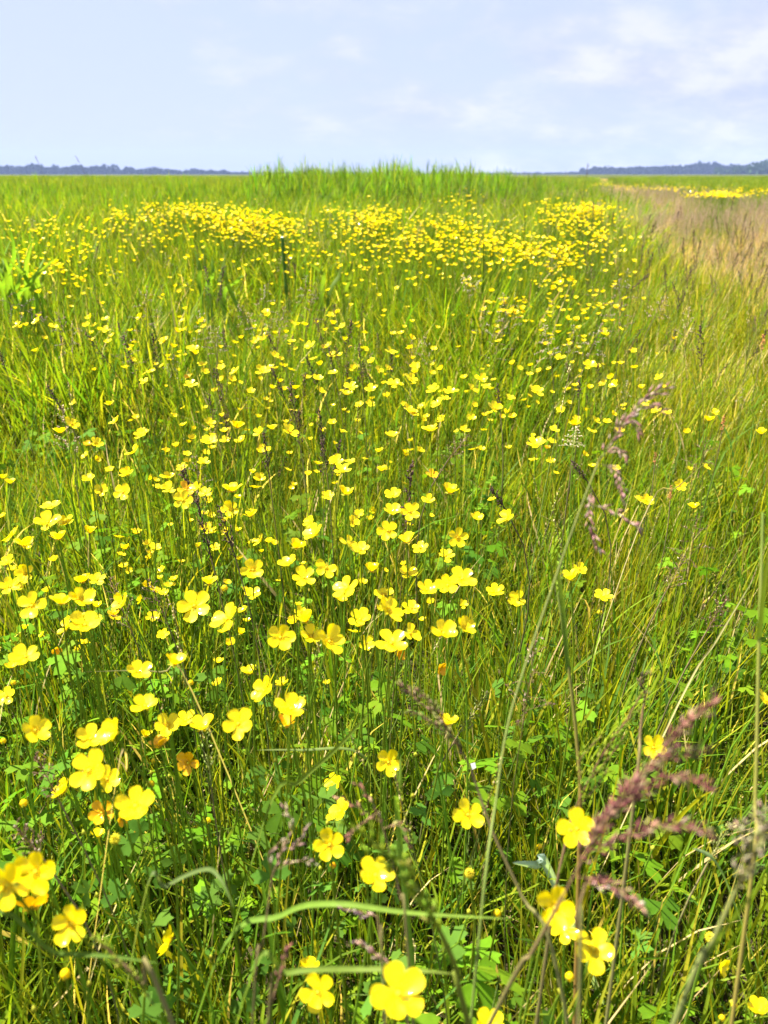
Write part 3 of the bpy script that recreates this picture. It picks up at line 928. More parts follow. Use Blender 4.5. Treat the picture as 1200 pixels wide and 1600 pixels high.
# words for each: its look, and which one in its row of blooms
BANDS = [(0, 470, 'at the height of the tall reed leaves at left'), (470, 505, 'level with the twin open seed heads left of centre'), (505, 530, 'level with the arching brown seed head at left'),
 (530, 556, 'level with the pale bushy seed head at right'), (556, 574, 'just below the pale bushy seed head'), (574, 590, 'in the top rows of the middle band of blooms'),
 (590, 604, 'a little above the dark upright spike'), (604, 618, 'level with the tip of the dark upright spike'), (618, 645, 'level with the dark upright spike'),
 (645, 668, 'level with the topmost pink spikelets'), (668, 684, 'level with the whitish tufted seed head'), (684, 712, 'level with the drooping brown seed head'),
 (712, 740, 'level with the dark knot of the pink plume'), (740, 766, 'level with the hanging pink spikelet'), (766, 785, 'just under the hanging pink spikelet'),
 (785, 814, 'level with the gap in the pink plume'), (814, 842, 'level with the lowest pink spikelet'), (842, 866, 'level with the lowest pink spikelet tip'),
 (866, 900, 'just below the pink plume'), (900, 925, 'level with the side view bloom on the pink stalk'), (925, 950, 'level with the lone bloom right of the pink stalk'), (950, 1000, 'just above the centre cluster')]
ORD = 'first second third fourth fifth sixth seventh eighth ninth tenth eleventh twelfth thirteenth fourteenth fifteenth sixteenth seventeenth eighteenth nineteenth twentieth'.split()
def ordn(i): return ORD[i] if i < 20 else ['twenty-first', 'twenty-second', 'twenty-third', 'twenty-fourth', 'twenty-fifth', 'twenty-sixth', 'twenty-seventh', 'twenty-eighth', 'twenty-ninth', 'thirtieth'][i - 20]
POSEW = {'u': 'open', 'f': 'wide open', 'l': 'left leaning', 'r': 'right leaning', 's': 'cupped', 'e': 'edge-on', 'b': 'turned away', 'd': 'drooping'}
for px, py, wd, ps, lb in NEAR:
    buttercup(px, py, wd, ps[0], 'g' in ps, lb, 2)
for b0, b1, txt in BANDS:
    row = sorted(e for e in mid_things if b0 <= e[1] < b1)
    for i, (px, py, wd, ps) in enumerate(row):
        lb = '%s %s, %s from left %s' % (POSEW[ps[0]], 'orange bloom' if 'g' in ps else 'buttercup', ordn(i), txt)
        buttercup(px, py, wd, ps[0], 'g' in ps, lb, 1 if wd >= 14 else 0)

def more_blooms():
    """the blooms past the nearest three hundred, far drifts included"""
    pr = []
    for a in (.1, .3, .6, .45):
        for H in (1,):
            mb = MB().mat(STEM); mb.tube([(0, 0, -.42), (.012, 0, -.2), (0, 0, 0)], .001, 3)
            hm = head_mesh(a, PETAL_FAR)
            Q = frame_of(Vector((rnd.gauss(0, .2), rnd.gauss(0, .2), 1)), 0)
            for mi, mt in enumerate(hm.mats):
                mb.mat(mt)
                base = len(mb.v)
                if mi == 0:
                    off = base
                    for p, c in zip(hm.v, hm.c): mb.vert(Q @ (Vector(p) * .0125), c)
                for f, m_ in zip(hm.f, hm.m):
                    if m_ == mi: mb.face(*[q + off for q in f])
            pr.append(proto('p', mb))
    pts = []
    def put(px, py, h, s=1):
        d = plane_depth(px, py, lambda x, y: terrain(x, y) + h)
        if d > 55: return
        p = P(px, py, d)
        pts.append(((p.x, p.y, p.z), (rnd.gauss(0, .15), rnd.gauss(0, .15), rnd.uniform(0, 6.28)), (s, s, s), rnd.randrange(4)))
    for px, py, wd, ps in mid_rest: put(px, py, .38)
    blobs = [(300, 328, 55, 10, 85), (370, 345, 55, 15, 150), (420, 352, 45, 12, 100), (250, 345, 50, 22, 45), (520, 330, 18, 9, 14), (590, 340, 28, 17, 95), (560, 352, 30, 18, 40),
             (440, 375, 80, 22, 45), (200, 335, 35, 10, 18), (130, 358, 80, 16, 32), (40, 370, 60, 30, 26), (60, 410, 70, 30, 26), (110, 420, 50, 25, 16), (170, 400, 70, 34, 18),
             (780, 396, 65, 16, 90), (830, 382, 60, 20, 60), (740, 372, 60, 22, 80), (700, 355, 45, 20, 50), (720, 310, 25, 12, 26), (690, 296, 25, 5, 14), (650, 370, 40, 25, 40), (870, 400, 35, 14, 60),
             (920, 328, 25, 8, 90), (900, 345, 40, 12, 50), (860, 325, 30, 12, 28), (930, 370, 25, 14, 26), (1120, 304, 30, 3.5, 130), (1060, 294, 60, 3, 50), (1170, 298, 40, 6, 40), (980, 291, 40, 2.5, 30), (940, 288, 20, 1.5, 20),
             (620, 385, 60, 14, 40), (540, 400, 70, 30, 30), (350, 395, 60, 30, 18), (690, 420, 90, 22, 20), (880, 425, 50, 35, 26), (900, 470, 60, 40, 30), (960, 380, 40, 30, 14), (790, 480, 20, 12, 14)]
    for cx_, cy2, sx, sy, n in blobs:
        for _ in range(int(n * (2.3 if cy2 < 381 else 1.6))):
            yy = rnd.gauss(cy2, sy * .78)
            if yy < 284 or (cx_ < 700 and yy < 306): continue
            put(rnd.gauss(cx_, sx * .7), yy, rnd.uniform(.36, .50) if yy < 420 else .4, rnd.uniform(.7, 1.1) if yy < 385 else rnd.uniform(.75, 1.05))
    for _ in range(110):
        put(rnd.uniform(0, 1000), rnd.uniform(340, 560), .4, rnd.uniform(.7, 1))
    for _ in range(150):
        put(rnd.gauss(440, 150), rnd.gauss(620, 80), rnd.uniform(.24, .4), rnd.uniform(.6, .95))
    for _ in range(60):
        put(rnd.gauss(850, 90), rnd.gauss(610, 55), rnd.uniform(.24, .4), rnd.uniform(.6, .9))
    for _ in range(90):
        put(rnd.gauss(330, 190), rnd.gauss(880, 90), rnd.uniform(.2, .33), rnd.uniform(.55, .9))
    scatter('buttercup_drift', pr, pts, 'yellow drifts of small far buttercups across the middle of the meadow', 'flowers')
more_blooms()

# buds and seed balls
BUDS = [(212,1300,10,'b','small orange bud right of the orange blooms at left'), (325,1282,9,'b','yellow bud right of the bright bloom under the left cluster'), (102,1522,16,'b','fat yellow bud on a bent stem near the lower left corner'),
 (37,1255,12,'b','pale bud near the left edge left of the big cluster'), (180,1311,19,'s','green spiky seed ball under the orange blooms at left'), (777,1427,12,'b','yellow bud above the dark ground left of the lower right trio'),
 (580,1419,9,'b','orange bud on the long arching blade'), (734,1365,18,'s','green star shaped seed ball below the lone crossed buttercup'), (520,1352,10,'b','tiny orange bud under the round buttercup'),
 (890,1526,14,'b','golden bud below the lower right trio'), (1128,1590,10,'b','left bud of two near the bottom right corner'), (1147,1571,10,'b','right bud of two near the bottom right corner'),
 (843,1323,9,'b','small yellow bud left of the round bloom by the purple plume'), (236,1225,11,'b','round bud right of the central bloom of the left cluster'), (240,1189,8,'b','green bud under the golden cup of the left crowd'),
 (5,1158,9,'b','bud at the left edge beside the glinting bloom'), (21,1067,8,'b','bud between two blooms at the left edge'), (298,1067,9,'b','bud just below the flat side view bloom'),
 (351,919,10,'b','bud above the large glinting bloom left of centre'), (1110,1465,18,'s','green seed ball beside the thick stalk at lower right'), (937,957,8,'b','bud directly under the lone bloom right of the pink stalk')]
def bud(px, py, wd, kind, lb):
    D = .0065 if kind == 'b' else .0085
    d = FPX * D / wd
    d2 = plane_depth(px, py, lambda x, y: terrain(x, y) + .33)
    d = min(max(d, d2 * .8), d2 * 1.15)
    D = wd * d / FPX
    p = P(px, py, d)
    base = Vector((p.x + rnd.gauss(0, .015), p.y + .02, 0)); base.z = terrain(base.x, base.y)
    root = thing('flower_bud' if kind == 'b' else 'seed_ball', base, lb, 'bud' if kind == 'b' else 'seed head', 'buds and seed balls of the buttercups')
    mb = MB().mat(STEM); mb.tube(stem_pts((0, 0, 0), p - base, Vector((rnd.gauss(0, .3), rnd.gauss(0, .3), 1))), [.001] * 7, 5)
    mb.build('stem', root)
    mb = MB()
    c = p - base
    if kind == 'b':
        mb.mat(PETAL if 'orange' not in lb else PETAL_GOLD)
        ns, nr = 8, 5
        for part_, (k0, k1, rr) in enumerate(((0.0, 1.0, .5),)):
            prev = None
            for i in range(nr + 1):
                k = i / nr; th = math.pi * k
                r_ = math.sin(th) * D * .5 + 1e-5; z = -math.cos(th) * D * .55
                cur = [mb.vert(c + Vector((r_ * math.cos(a), r_ * math.sin(a), z))) for a in [6.283 * j / ns for j in range(ns)]]
                if prev:
                    for j in range(ns): mb.face(prev[j], prev[(j + 1) % ns], cur[(j + 1) % ns], cur[j])
                prev = cur
        mb.build('bud_petals', root)
        mb = MB().mat(SEPAL)
        for k in range(5):
            a = k * 1.2566
            e = Vector((math.cos(a), math.sin(a), 0))
            mb.ribbon([c + Vector((0, 0, -D * .57)), c + e * D * .45 + Vector((0, 0, -D * .3)), c + e * D * .53 + Vector((0, 0, .05 * D)), c + e * D * .42 + Vector((0, 0, D * .35))], [D * .15, D * .5, D * .42, 0], Vector((-math.sin(a), math.cos(a), 0)))
        mb.build('calyx', root)
    else:
        mb.mat(CARPEL)
        for i in range(46):
            z = 1 - 2 * (i + .5) / 46; a = i * 2.4; r_ = math.sqrt(1 - z * z)
            q = Vector((r_ * math.cos(a), r_ * math.sin(a), z))
            mb.grain(c + q * D * .12, q, D * .42, D * .17, (.3, .35, .03))
        mb.build('seeds', root)
for b_ in BUDS: bud(*b_)

# ------------------------------------------------------------------ single seed heads that stand out
def head_thing(kind, tipx, tipy, bx_, by_, lb, h=.5, name='meadow_grass', **kw):
    """tip and foot of the seed head in the photo; the stem goes on down to the soil"""
    d = kw.get('d') or plane_depth((tipx + bx_) / 2, (tipy + by_) / 2, lambda x, y: terrain(x, y) + h)
    tip = P(tipx, tipy, d); b = P(bx_, by_, d)
    lean = (b.x - tip.x)
    base = Vector((b.x + lean * 1.2, b.y + rnd.uniform(-.02, .05), 0)); base.z = terrain(base.x, base.y)
    root = thing(name, base, lb, 'grass', kw.get('group', 'seed heads that stand out from the grass'))
    b -= base; tip -= base
    mb = MB().mat(SEED)
    dd = (b - tip).normalized()
    c1 = Vector((0, 0, b.length * .4)); c2 = b + dd * b.length * .3
    pts = [Vector((0, 0, 0)) * (1 - t) ** 3 + c1 * 3 * (1 - t) ** 2 * t + c2 * 3 * (1 - t) * t * t + b * t ** 3 for t in [i / 7 for i in range(8)]]
    mb.tube(pts, [.0012] * 4 + [.0009] * 4, 4, (.13, .17, .04), (.17, .13, .06))
    mb.build('culm', root)
    mb = MB().mat(SEED)
    px_m = d / FPX
    L = (tip - b).length
    if kind == 'dark':
        panicle(mb, b, tip, L * .22, 16, [(DARK, 3), (PURP, 2)], max(.004, 3.4 * px_m), max(.002, 1.8 * px_m), 0, .3, DARK, .0009)
    elif kind == 'brown':
        panicle(mb, b, tip, L * .35, 16, [(BROWN, 3), (PURP, 1), (PINK, 1)], max(.0032, 2.6 * px_m), max(.0014, 1.2 * px_m), .2, .5, BROWN, .0006)
    elif kind == 'open':
        panicle(mb, b, tip, L * .5, 15, [((.5, .42, .33), 2), (PINK, 2), (PURP, 2)], max(.0036, 2.6 * px_m), max(.0015, 1.3 * px_m), .35, .75, PURP, .0006)
    elif kind == 'pale':
        panicle(mb, b, tip, L * .5, 18, [((.6, .52, .40), 3), (PINK, 2)], max(.004, 2.8 * px_m), max(.0016, 1.4 * px_m), .5, .7, STRAW, .0006)
    elif kind == 'fox':
        spike(mb, b, tip, L * .07, [(DARK, 2), (BROWN, 1)], L * .12, L * .06, L * .03)
    elif kind == 'rust':
        spike(mb, b, tip, L * .15, [((.42, .17, .05), 3), ((.5, .27, .08), 2)], L * .14, L * .08, L * .02)
    elif kind == 'green':
        panicle(mb, b, tip, L * .22, 20, [((.22, .27, .06), 3), (YEL, 2), (STRAW, 1)], .0045, .0018, .1, .35, (.2, .22, .06), .0007)
    mb.build('seed_head', root)
    mb = MB().mat(GRASS)
    blade(mb, pts[2], rnd.uniform(0, 6.28), .16, .003, .3, 1.2, 6, .1, jit(MID))
    mb.build('leaf', root)
    return root
HT = [('dark',75,604,104,652,'dark stiff seed head leaning alone at the left above two buttercups'), ('dark',0,552,9,578,'dark seed head cut by the left edge'),
 ('dark',134,521,171,568,'long dark seed head bending across the upper left grass'), ('dark',494,500,510,556,'dark seed head right of the pair of central upper buttercups'),
 ('dark',417,521,436,556,'short dark seed head pointing up left near the open panicles'), ('dark',424,576,446,624,'black thin seed head in front of a pair of round buttercups'),
 ('dark',479,560,500,606,'thin dark seed head among the crowded middle buttercups'), ('dark',514,545,524,590,'straight dark seed head just right of the crowded middle buttercups'),
 ('dark',561,540,567,606,'tall upright dark stem head right of the middle crowd'), ('dark',777,603,782,646,'thick black upright spike among buttercups right of centre'),
 ('dark',905,596,905,625,'small black spike between the buttercups at right'), ('brown',732,680,702,716,'drooping brown seed head right of the middle of the picture'),
 ('dark',768,764,790,796,'small dark head slanting above the yellow bloom at right'), ('dark',896,724,918,752,'dark seed head slanting left of the pink plume knot'),
 ('dark',308,782,330,872,'long dark reddish head rising from the left middle crowd'), ('dark',343,795,368,872,'second dark reddish head right of the long one at left middle'),
 ('dark',412,676,420,740,'reddish upright head standing before the central crowd'), ('dark',498,640,506,700,'slim dark head left of the centre line in the crowd'),
 ('open',229,448,229,520,'open pale and dark seed head at the left third, upright'), ('open',88,488,112,548,'arching brown seed head with pale spikelets at the upper left'),
 ('open',72,500,8,470,'long sagging brown seed head reaching in from the left edge'),
 ('open',414,446,410,520,'open seed head left one of the twin pair at the middle'), ('open',478,432,478,476,'wide open seed head right one of the twin pair'),
 ('open',372,478,392,510,'small pale purple head below left of the twin open heads'), ('open',341,512,340,556,'thin open head by the buttercups left of the middle'),
 ('pale',722,432,745,456,'small whitish head holding yellow blooms, upper right of centre'), ('open',785,458,796,520,'ragged dark and white head with small blooms around it'),
 ('pale',850,508,860,560,'pale bushy seed head at right, drooping'), ('open',968,436,968,520,'tall pinkish mauve seed head standing out at upper right'),
 ('open',940,506,918,560,'leaning pinkish seed head left below the tall mauve one'), ('pale',900,666,896,700,'whitish tufted seed head under the row of buttercups at right'),
 ('open',1040,462,1020,500,'faint brown open head right of the tall mauve one'), ('dark',1012,430,975,462,'thin dark head slanting right above the mauve one'),
 ('fox',55,244,61,256,'first of two small dark heads poking into the sky at far left'), ('fox',118,244,124,254,'second of two small dark heads poking into the sky, nearer the reeds'),
 ('rust',1131,652,1128,674,'rust orange spike right of the topmost side view bloom'), ('rust',1024,708,1023,726,'small rust orange spike left of the buttercups at right'),
 ('rust',1048,760,1047,782,'dark rusty spike beside a round bloom at right'), ('rust',1194,524,1190,548,'orange spike near the right edge in the yellow green grass')]
for e in HT:
    kind, tx, ty, bx, by, lb = e
    kw = {}
    if kind == 'fox': kw['d'] = 5.2
    head_thing(kind, tx, ty, bx, by, lb, h=.46 if kind != 'rust' else .36, name='sorrel_plant' if kind == 'rust' else 'meadow_grass', **kw)

# ------------------------------------------------------------------ near, out of focus plumes and culms
def bez(pts, n=4):
    """smooth polyline through points"""
    res = []
    P_ = [pts[0]] + list(pts) + [pts[-1]]
    for i in range(1, len(P_) - 2):
        p0, p1, p2, p3 = P_[i - 1:i + 3]
        for k in range(n):
            t = k / n
            res.append(.5 * ((2 * p1) + (p2 - p0) * t + (2 * p0 - 5 * p1 + 4 * p2 - p3) * t * t + (3 * p1 - p0 - 3 * p2 + p3) * t ** 3))
    res.append(Vector(pts[-1]))
    return res
def foot(a, b, run=.35):
    """where a stem whose lowest known points are a, then b above it, meets the soil"""
    d = (b - a); h = a.z
    q = a - Vector((d.x, d.y, 0)).normalized() * min(.10, h * run)
    return Vector((q.x, q.y, terrain(q.x, q.y)))
def plume(name, lb, culm, ground_xy, axis, branches, cols, depth, rad=.0022, size=.0042, wd=.0016, cr=.0011, culm_c=((.17, .19, .05), (.22, .13, .07)), leaf=None, flare=.5, cat='grass', step=.0009, group=None):
    """culm: photo points from low to high; axis/branches: photo polylines of the head (all with optional own depth)"""
    def W(q): return P(q[0], q[1], q[2] if len(q) > 2 else depth)
    base = foot(W(culm[0]), W(culm[1]))
    root = thing(name, base, lb, cat, group)
    pts = [Vector((0, 0, 0))] + [W(q) - base for q in culm]
    p2 = bez(pts, 5)
    mb = MB().mat(SEED)
    n = len(p2)
    mb.tube(p2, [cr * (1.25 - .6 * i / n) for i in range(n)], 6, *culm_c)
    mb.build('culm', root)
    if axis:
        mb = MB().mat(GREENSEED if cols is GRN else SEED)
        ax = bez([W(q) - base for q in axis], 5)
        mb.tube(ax, cr * .5, 4, culm_c[1])
        spikelets_along(mb, ax[len(ax) // 6:], rad, size, wd, cols, step, flare)
        for br in branches:
            b = bez([W(q) - base for q in br], 4)
            mb.tube(b, cr * .35, 3, culm_c[1])
            spikelets_along(mb, b[1:], rad * .75, size, wd, cols, step * 1.1, flare)
        mb.build('seed_head', root)
    for lf in leaf or []:
        q = bez([W(k) - base for k in lf[0]], 5)
        mb = MB().mat(GRASS)
        k = len(q) - 1
        mb.ribbon(q, [lf[1] * (1 - max(0, (i / k - .3) / .7) ** 2) if i < k else 0 for i in range(k + 1)], Vector((1, .2, .3)) if abs(q[-1].z - q[0].z) > abs(q[-1].x - q[0].x) else Vector((0, .3, 1)), .12, (.10, .17, .025), (.15, .2, .03))
        mb.build('leaf', root)
    return root
VIO = [((.16, .05, .05), 3), ((.26, .10, .08), 2), ((.42, .25, .17), 1.3), ((.3, .26, .1), .6)]
ROSE = [((.42, .24, .22), 3), ((.28, .13, .12), 2), ((.52, .40, .30), 1.5)]
GRN = [((.30, .42, .04), 3), ((.24, .36, .03), 2), ((.38, .42, .1), 1)]
plume('grass_plume', 'blurred purple plume rising to the right beside the lone buttercup at lower right', [(770, 1590, .40), (830, 1490, .37), (880, 1400, .35)], (.06, .20),
      [(880, 1400, .35), (935, 1300, .33), (990, 1225, .33), (1050, 1155, .32), (1115, 1098, .31)],
      [[(1000, 1215, .33), (1050, 1180, .325), (1098, 1172, .32)], [(985, 1235, .33), (1050, 1212, .32), (1112, 1232, .31)], [(905, 1340, .34), (985, 1305, .32), (1045, 1290, .31), (1110, 1300, .30)],
       [(920, 1330, .34), (950, 1270, .33), (1010, 1240, .325)], [(900, 1370, .345), (950, 1380, .33), (1003, 1415, .32)], [(930, 1300, .33), (970, 1250, .33), (1000, 1222, .32)]],
      VIO, .33, rad=.0024, step=.0006, size=.0058, wd=.0012, flare=.6)
plume('grass_plume', 'slender stalk with drooping pink spikelets curving over at the right', [(745, 1500, .44), (775, 1250, .46), (800, 1107, .47), (863, 917, .48), (905, 800, .48), (935, 722, .48)], (.03, .33),
      [(935, 722, .48), (955, 690, .48), (985, 650, .48), (1010, 622, .48), (1042, 606, .48)],
      [[(955, 690, .48), (982, 652, .475), (1000, 680, .47)], [(940, 715, .48), (960, 700, .475), (978, 718, .47)], [(940, 725, .48), (962, 738, .475), (976, 780, .47)], [(925, 760, .48), (920, 805, .47), (936, 860, .47)],
       [(930, 790, .48), (955, 797, .47), (1000, 826, .465)], [(1000, 640, .48), (1020, 632, .475), (1040, 642, .47)]],
      ROSE, .48, rad=.0022, step=.0009, size=.0062, wd=.0013, cr=.0007, culm_c=((.16, .21, .04), (.20, .20, .06)))
plume('grass_plume', 'long green grass head arching from the lower middle down to the bottom', [(735, 1610, .40), (715, 1520, .38), (680, 1440, .36)], (.06, .25),
      [(680, 1440, .36), (650, 1400, .35), (610, 1340, .34), (548, 1288, .33)],
      [[(690, 1460, .36), (650, 1380, .345), (615, 1330, .34)], [(640, 1390, .35), (610, 1355, .34), (590, 1325, .34)], [(660, 1410, .35), (640, 1360, .34), (630, 1350, .33)]], GRN, .35, rad=.0045, step=.0021, size=.007, wd=.0024, cr=.0017, culm_c=((.17, .24, .03), (.2, .27, .03)))
plume('grass_plume', 'green and brown grass head leaning left above the lone crossed buttercup', [(880, 1560, .46), (815, 1400, .46), (770, 1300, .46), (735, 1200, .46)], (.10, .33),
      [(735, 1200, .46), (700, 1140, .46), (660, 1100, .46), (622, 1068, .46)], [[(715, 1160, .46), (670, 1125, .455), (640, 1110, .45)], [(700, 1140, .46), (680, 1105, .455), (650, 1078, .45)]],
      [((.22, .24, .06), 2), ((.28, .18, .11), 1.5)], .46, rad=.002, step=.0013)
plume('grass_plume', 'soft green open grass head with dark curled tip left of the purple plume', [(855, 1480, .5), (870, 1380, .5), (895, 1270, .5)], (.13, .38),
      [(895, 1270, .5), (935, 1190, .5), (975, 1130, .5), (1005, 1080, .5)], [[(910, 1240, .5), (905, 1190, .495), (940, 1150, .49)], [(920, 1220, .5), (955, 1180, .495), (975, 1150, .49)], [(900, 1265, .5), (935, 1225, .5), (950, 1200, .5)], [(950, 1165, .5), (985, 1120, .495), (1000, 1110, .49)]],
      GRN, .5, rad=.0022, step=.0011, flare=.8)
plume('meadow_grass', 'dark curled seed head tip standing just above the soft green one', [(985, 1300, .52), (1000, 1150, .52), (1004, 1110, .52)], (.2, .42),
      [(1004, 1110, .52), (1008, 1085, .52), (1000, 1062, .52), (1012, 1052, .52)], [], [(BROWN, 2), (DARK, 2), ((.2, .2, .06), 1)], .52, rad=.0025, step=.001)
plume('tall_grass', 'thick two-toned stalk with pale fuzzy head crossing the lower right corner', [(1045, 1620, .34), (1100, 1500, .33), (1150, 1390, .32)], (.14, .23),
      [(1150, 1390, .32), (1180, 1330, .31), (1215, 1260, .30)], [[(1160, 1370, .315), (1165, 1320, .31), (1155, 1290, .3)], [(1175, 1340, .31), (1195, 1300, .305), (1185, 1270, .3)]],
      [((.26, .27, .1), 2), ((.38, .32, .2), 1.5), (PINK, 1)], .32, rad=.0038, step=.0007, cr=.0012, culm_c=((.16, .19, .05), (.2, .2, .06)), leaf=[([(1100, 1500, .33), (1150, 1430, .31), (1215, 1350, .29)], .0035)])
plume('meadow_grass', 'purple spikelets hanging near the middle bottom beside separated petalled bloom', [(640, 1520, .42), (625, 1400, .42), (600, 1300, .42)], (.03, .26),
      [(600, 1300, .42), (585, 1260, .42), (560, 1225, .42)], [[(595, 1285, .42), (560, 1262, .415), (530, 1248, .41)], [(598, 1295, .42), (625, 1290, .41), (640, 1322, .41)], [(590, 1270, .42), (560, 1290, .415), (545, 1310, .41)]],
      VIO, .42, rad=.0011, step=.0022, size=.005, wd=.0017, cr=.0007)
plume('meadow_grass', 'small purple head above the bottom edge left of the touching pair', [(418, 1620, .40), (425, 1570, .40), (432, 1540, .40)], (-.06, .25),
      [(432, 1540, .40), (440, 1510, .40), (452, 1478, .40)], [], VIO, .40, rad=.0013, step=.0014, cr=.0007)
plume('meadow_grass', 'faint brown open seed head left of the round buttercup by the green plume', [(395, 1590, .42), (410, 1480, .42), (425, 1370, .42)], (-.07, .27),
      [(425, 1370, .42), (440, 1330, .42), (458, 1290, .42), (445, 1265, .42)], [[(430, 1360, .42), (465, 1345, .415), (490, 1350, .41)], [(427, 1365, .42), (420, 1335, .415), (445, 1310, .41)], [(440, 1330, .42), (465, 1320, .42), (475, 1295, .42)]],
      [((.25, .15, .13), 2), ((.32, .24, .16), 2)], .42, rad=.001, step=.003, size=.005, wd=.0016, cr=.0006)
plume('meadow_grass', 'tilted purple spikelet low at the middle bottom between the two long blades', [(640, 1620, .4), (625, 1540, .4), (617, 1512, .4)], (.02, .24),
      [(617, 1512, .4), (590, 1492, .4), (555, 1472, .4)], [], [((.35, .2, .2), 2), ((.4, .28, .2), 1)], .4, rad=.0012, step=.0012, cr=.0007)
plume('meadow_grass', 'tilted mauve spikelet lying on the long arching blade', [(600, 1560, .4), (595, 1480, .4), (590, 1432, .4)], (0, .24),
      [(590, 1432, .4), (565, 1425, .4), (535, 1420, .4)], [], [((.35, .2, .24), 2), ((.4, .28, .25), 1)], .4, rad=.0012, step=.0012, cr=.0007)
plume('meadow_grass', 'mauve spikelet pointing down right under the purple plume', [(905, 1560, .35), (900, 1450, .35), (915, 1380, .35)], (.1, .2),
      [(915, 1380, .35), (950, 1388, .35), (1000, 1412, .35)], [], ROSE, .35, rad=.0013, step=.0012, cr=.0007)
plume('tall_grass', 'tall bright green stalk near the right edge with brown lower part', [(1168, 1420, .47), (1180, 1250, .47), (1186, 1000, .47), (1190, 880, .47), (1192, 800, .47)], (.24, .3), None, [], GRN, .47, cr=.0011, culm_c=((.24, .16, .04), (.18, .24, .04)), leaf=[([(1186, 1000, .47), (1196, 900, .45), (1215, 800, .43)], .0035)])
plume('tall_grass', 'brown stemmed stalk with a broad green sheath left of the picture right part', [(905, 1330, .6), (903, 1180, .6), (885, 1020, .6), (872, 930, .6)], (.16, .46), [(872, 930, .6), (878, 900, .6), (872, 870, .6)], [], GRN, .6, cr=.0015, culm_c=((.25, .14, .03), (.16, .22, .04)), leaf=[([(888, 1050, .6), (878, 940, .59), (868, 870, .58)], .004)])
plume('meadow_grass', 'pale green narrow head lying across the lower left toward the bottom', [(270, 1600, .38), (225, 1540, .38), (185, 1500, .38)], (-.1, .22),
      [(185, 1500, .38), (165, 1480, .38), (142, 1462, .38)], [[(240, 1570, .38), (205, 1520, .375), (175, 1500, .37)]], GRN, .38, rad=.0016, step=.0009)
for i, (tx, ty, bx, by, lb) in enumerate([(172, 905, 205, 985, 'brown narrow head slanting in the left crowd, upper one'), (232, 905, 262, 975, 'brown narrow head slanting left, right of the edge-on bloom'), (55, 1180, 92, 1250, 'dark slanting head left of the large left cluster'), (25, 1290, 70, 1345, 'dark head leaning over the big pair at the left edge'),
    (1135, 935, 1105, 985, 'brown head leaning right among bleached blades at right'), (1070, 870, 1040, 925, 'thin brown head leaning right above the long pale blades')]):
    head_thing('brown', tx, ty, bx, by, lb, h=.40)
head_thing('green', 318, 1120, 330, 1230, 'green narrow head rising inside the left crowd', h=.36)
head_thing('green', 760, 1085, 715, 1150, 'pale green jagged head slanting right of centre', h=.3)
head_thing('green', 1140, 1290, 1105, 1350, 'green narrow head right of the purple plume tip', h=.3)

# ------------------------------------------------------------------ blades and leaves that can be singled out
def single_blade(lb, pts, wd, ground_xy, c, c2, name='long_grass', side=None, cat='grass blade'):
    base = foot(P(*pts[0]), P(*pts[1]), .5)
    root = MB().mat(GRASS)
    q = bez([Vector((0, 0, 0))] + [P(*k) - base for k in pts], 6)
    k = len(q) - 1
    root.ribbon(q, [wd * min(1, .5 + i / k * 2) * (1 - max(0, (i / k - .55) / .45) ** 2) if i < k else 0 for i in range(k + 1)], side or Vector((.2, .3, 1)), .22, c, c2, 1.5)
    o = root.build(name, None, base)
    tag(o, lb, cat, kind='thing')
G1 = (.10, .18, .025); G2 = (.15, .22, .03)
single_blade('long pale green blade arching across the lower middle', [(330, 1520, .5), (440, 1430, .47), (520, 1412, .45), (640, 1426, .44), (800, 1436, .43)], .0038, (-.14, .33), G1, G2, side=Vector((.05, 1, .35)))
single_blade('broad flat blade lying level above the bottom edge', [(380, 1560, .43), (450, 1520, .42), (560, 1514, .42), (650, 1516, .41), (712, 1522, .41)], .0032, (-.12, .28), G1, (.17, .23, .04), side=Vector((.05, 1, .35)))
single_blade('horizontal dark blade low at the left edge', [(-40, 1490, .42), (90, 1490, .42), (170, 1494, .42), (250, 1505, .42)], .0026, (-.3, .22), (.07, .13, .02), G1, side=Vector((.05, 1, .35)))
single_blade('pale horizontal blade tip under the tight cluster of four', [(600, 1250, .75), (560, 1176, .72), (470, 1172, .7), (400, 1172, .68)], .0028, (.02, .6), G1, (.2, .25, .08), side=Vector((.05, 1, .35)))
single_blade('diagonal green blade rising right below the tight cluster', [(410, 1290, .6), (470, 1220, .58), (530, 1165, .57), (580, 1110, .56)], .0035, (-.1, .42), G1, G2)
single_blade('folded grey green blade arching at the lower left', [(218, 1430, .5), (260, 1385, .49), (320, 1358, .48), (345, 1375, .47), (366, 1420, .46)], .003, (-.2, .38), (.13, .17, .07), (.09, .15, .03), side=Vector((.05, 1, .35)))
single_blade('upright broad blade behind the lower middle green plume', [(625, 1320, .62), (625, 1240, .6), (626, 1180, .6)], .0045, (.01, .46), G1, G2, side=Vector((1, 0, 0)))
single_blade('bleached straw blade slanting at the left of the middle bottom', [(180, 1225, .6), (198, 1205, .6), (180, 1182, .6)], .002, (-.18, .52), STRAW, STRAW)
single_blade('curved pale blade right of the lower right trio', [(1150, 1420, .7), (1120, 1350, .68), (1100, 1332, .67), (1082, 1326, .66)], .005, (.32, .48), G1, (.24, .3, .14), side=Vector((.05, 1, .35)))
single_blade('small pale blue green leaf lying by the round bloom at lower right', [(860, 1365, .7), (838, 1352, .69), (800, 1348, .68)], .008, (.15, .55), (.2, .28, .2), (.25, .34, .27), name='withered_weed', cat='leaf')
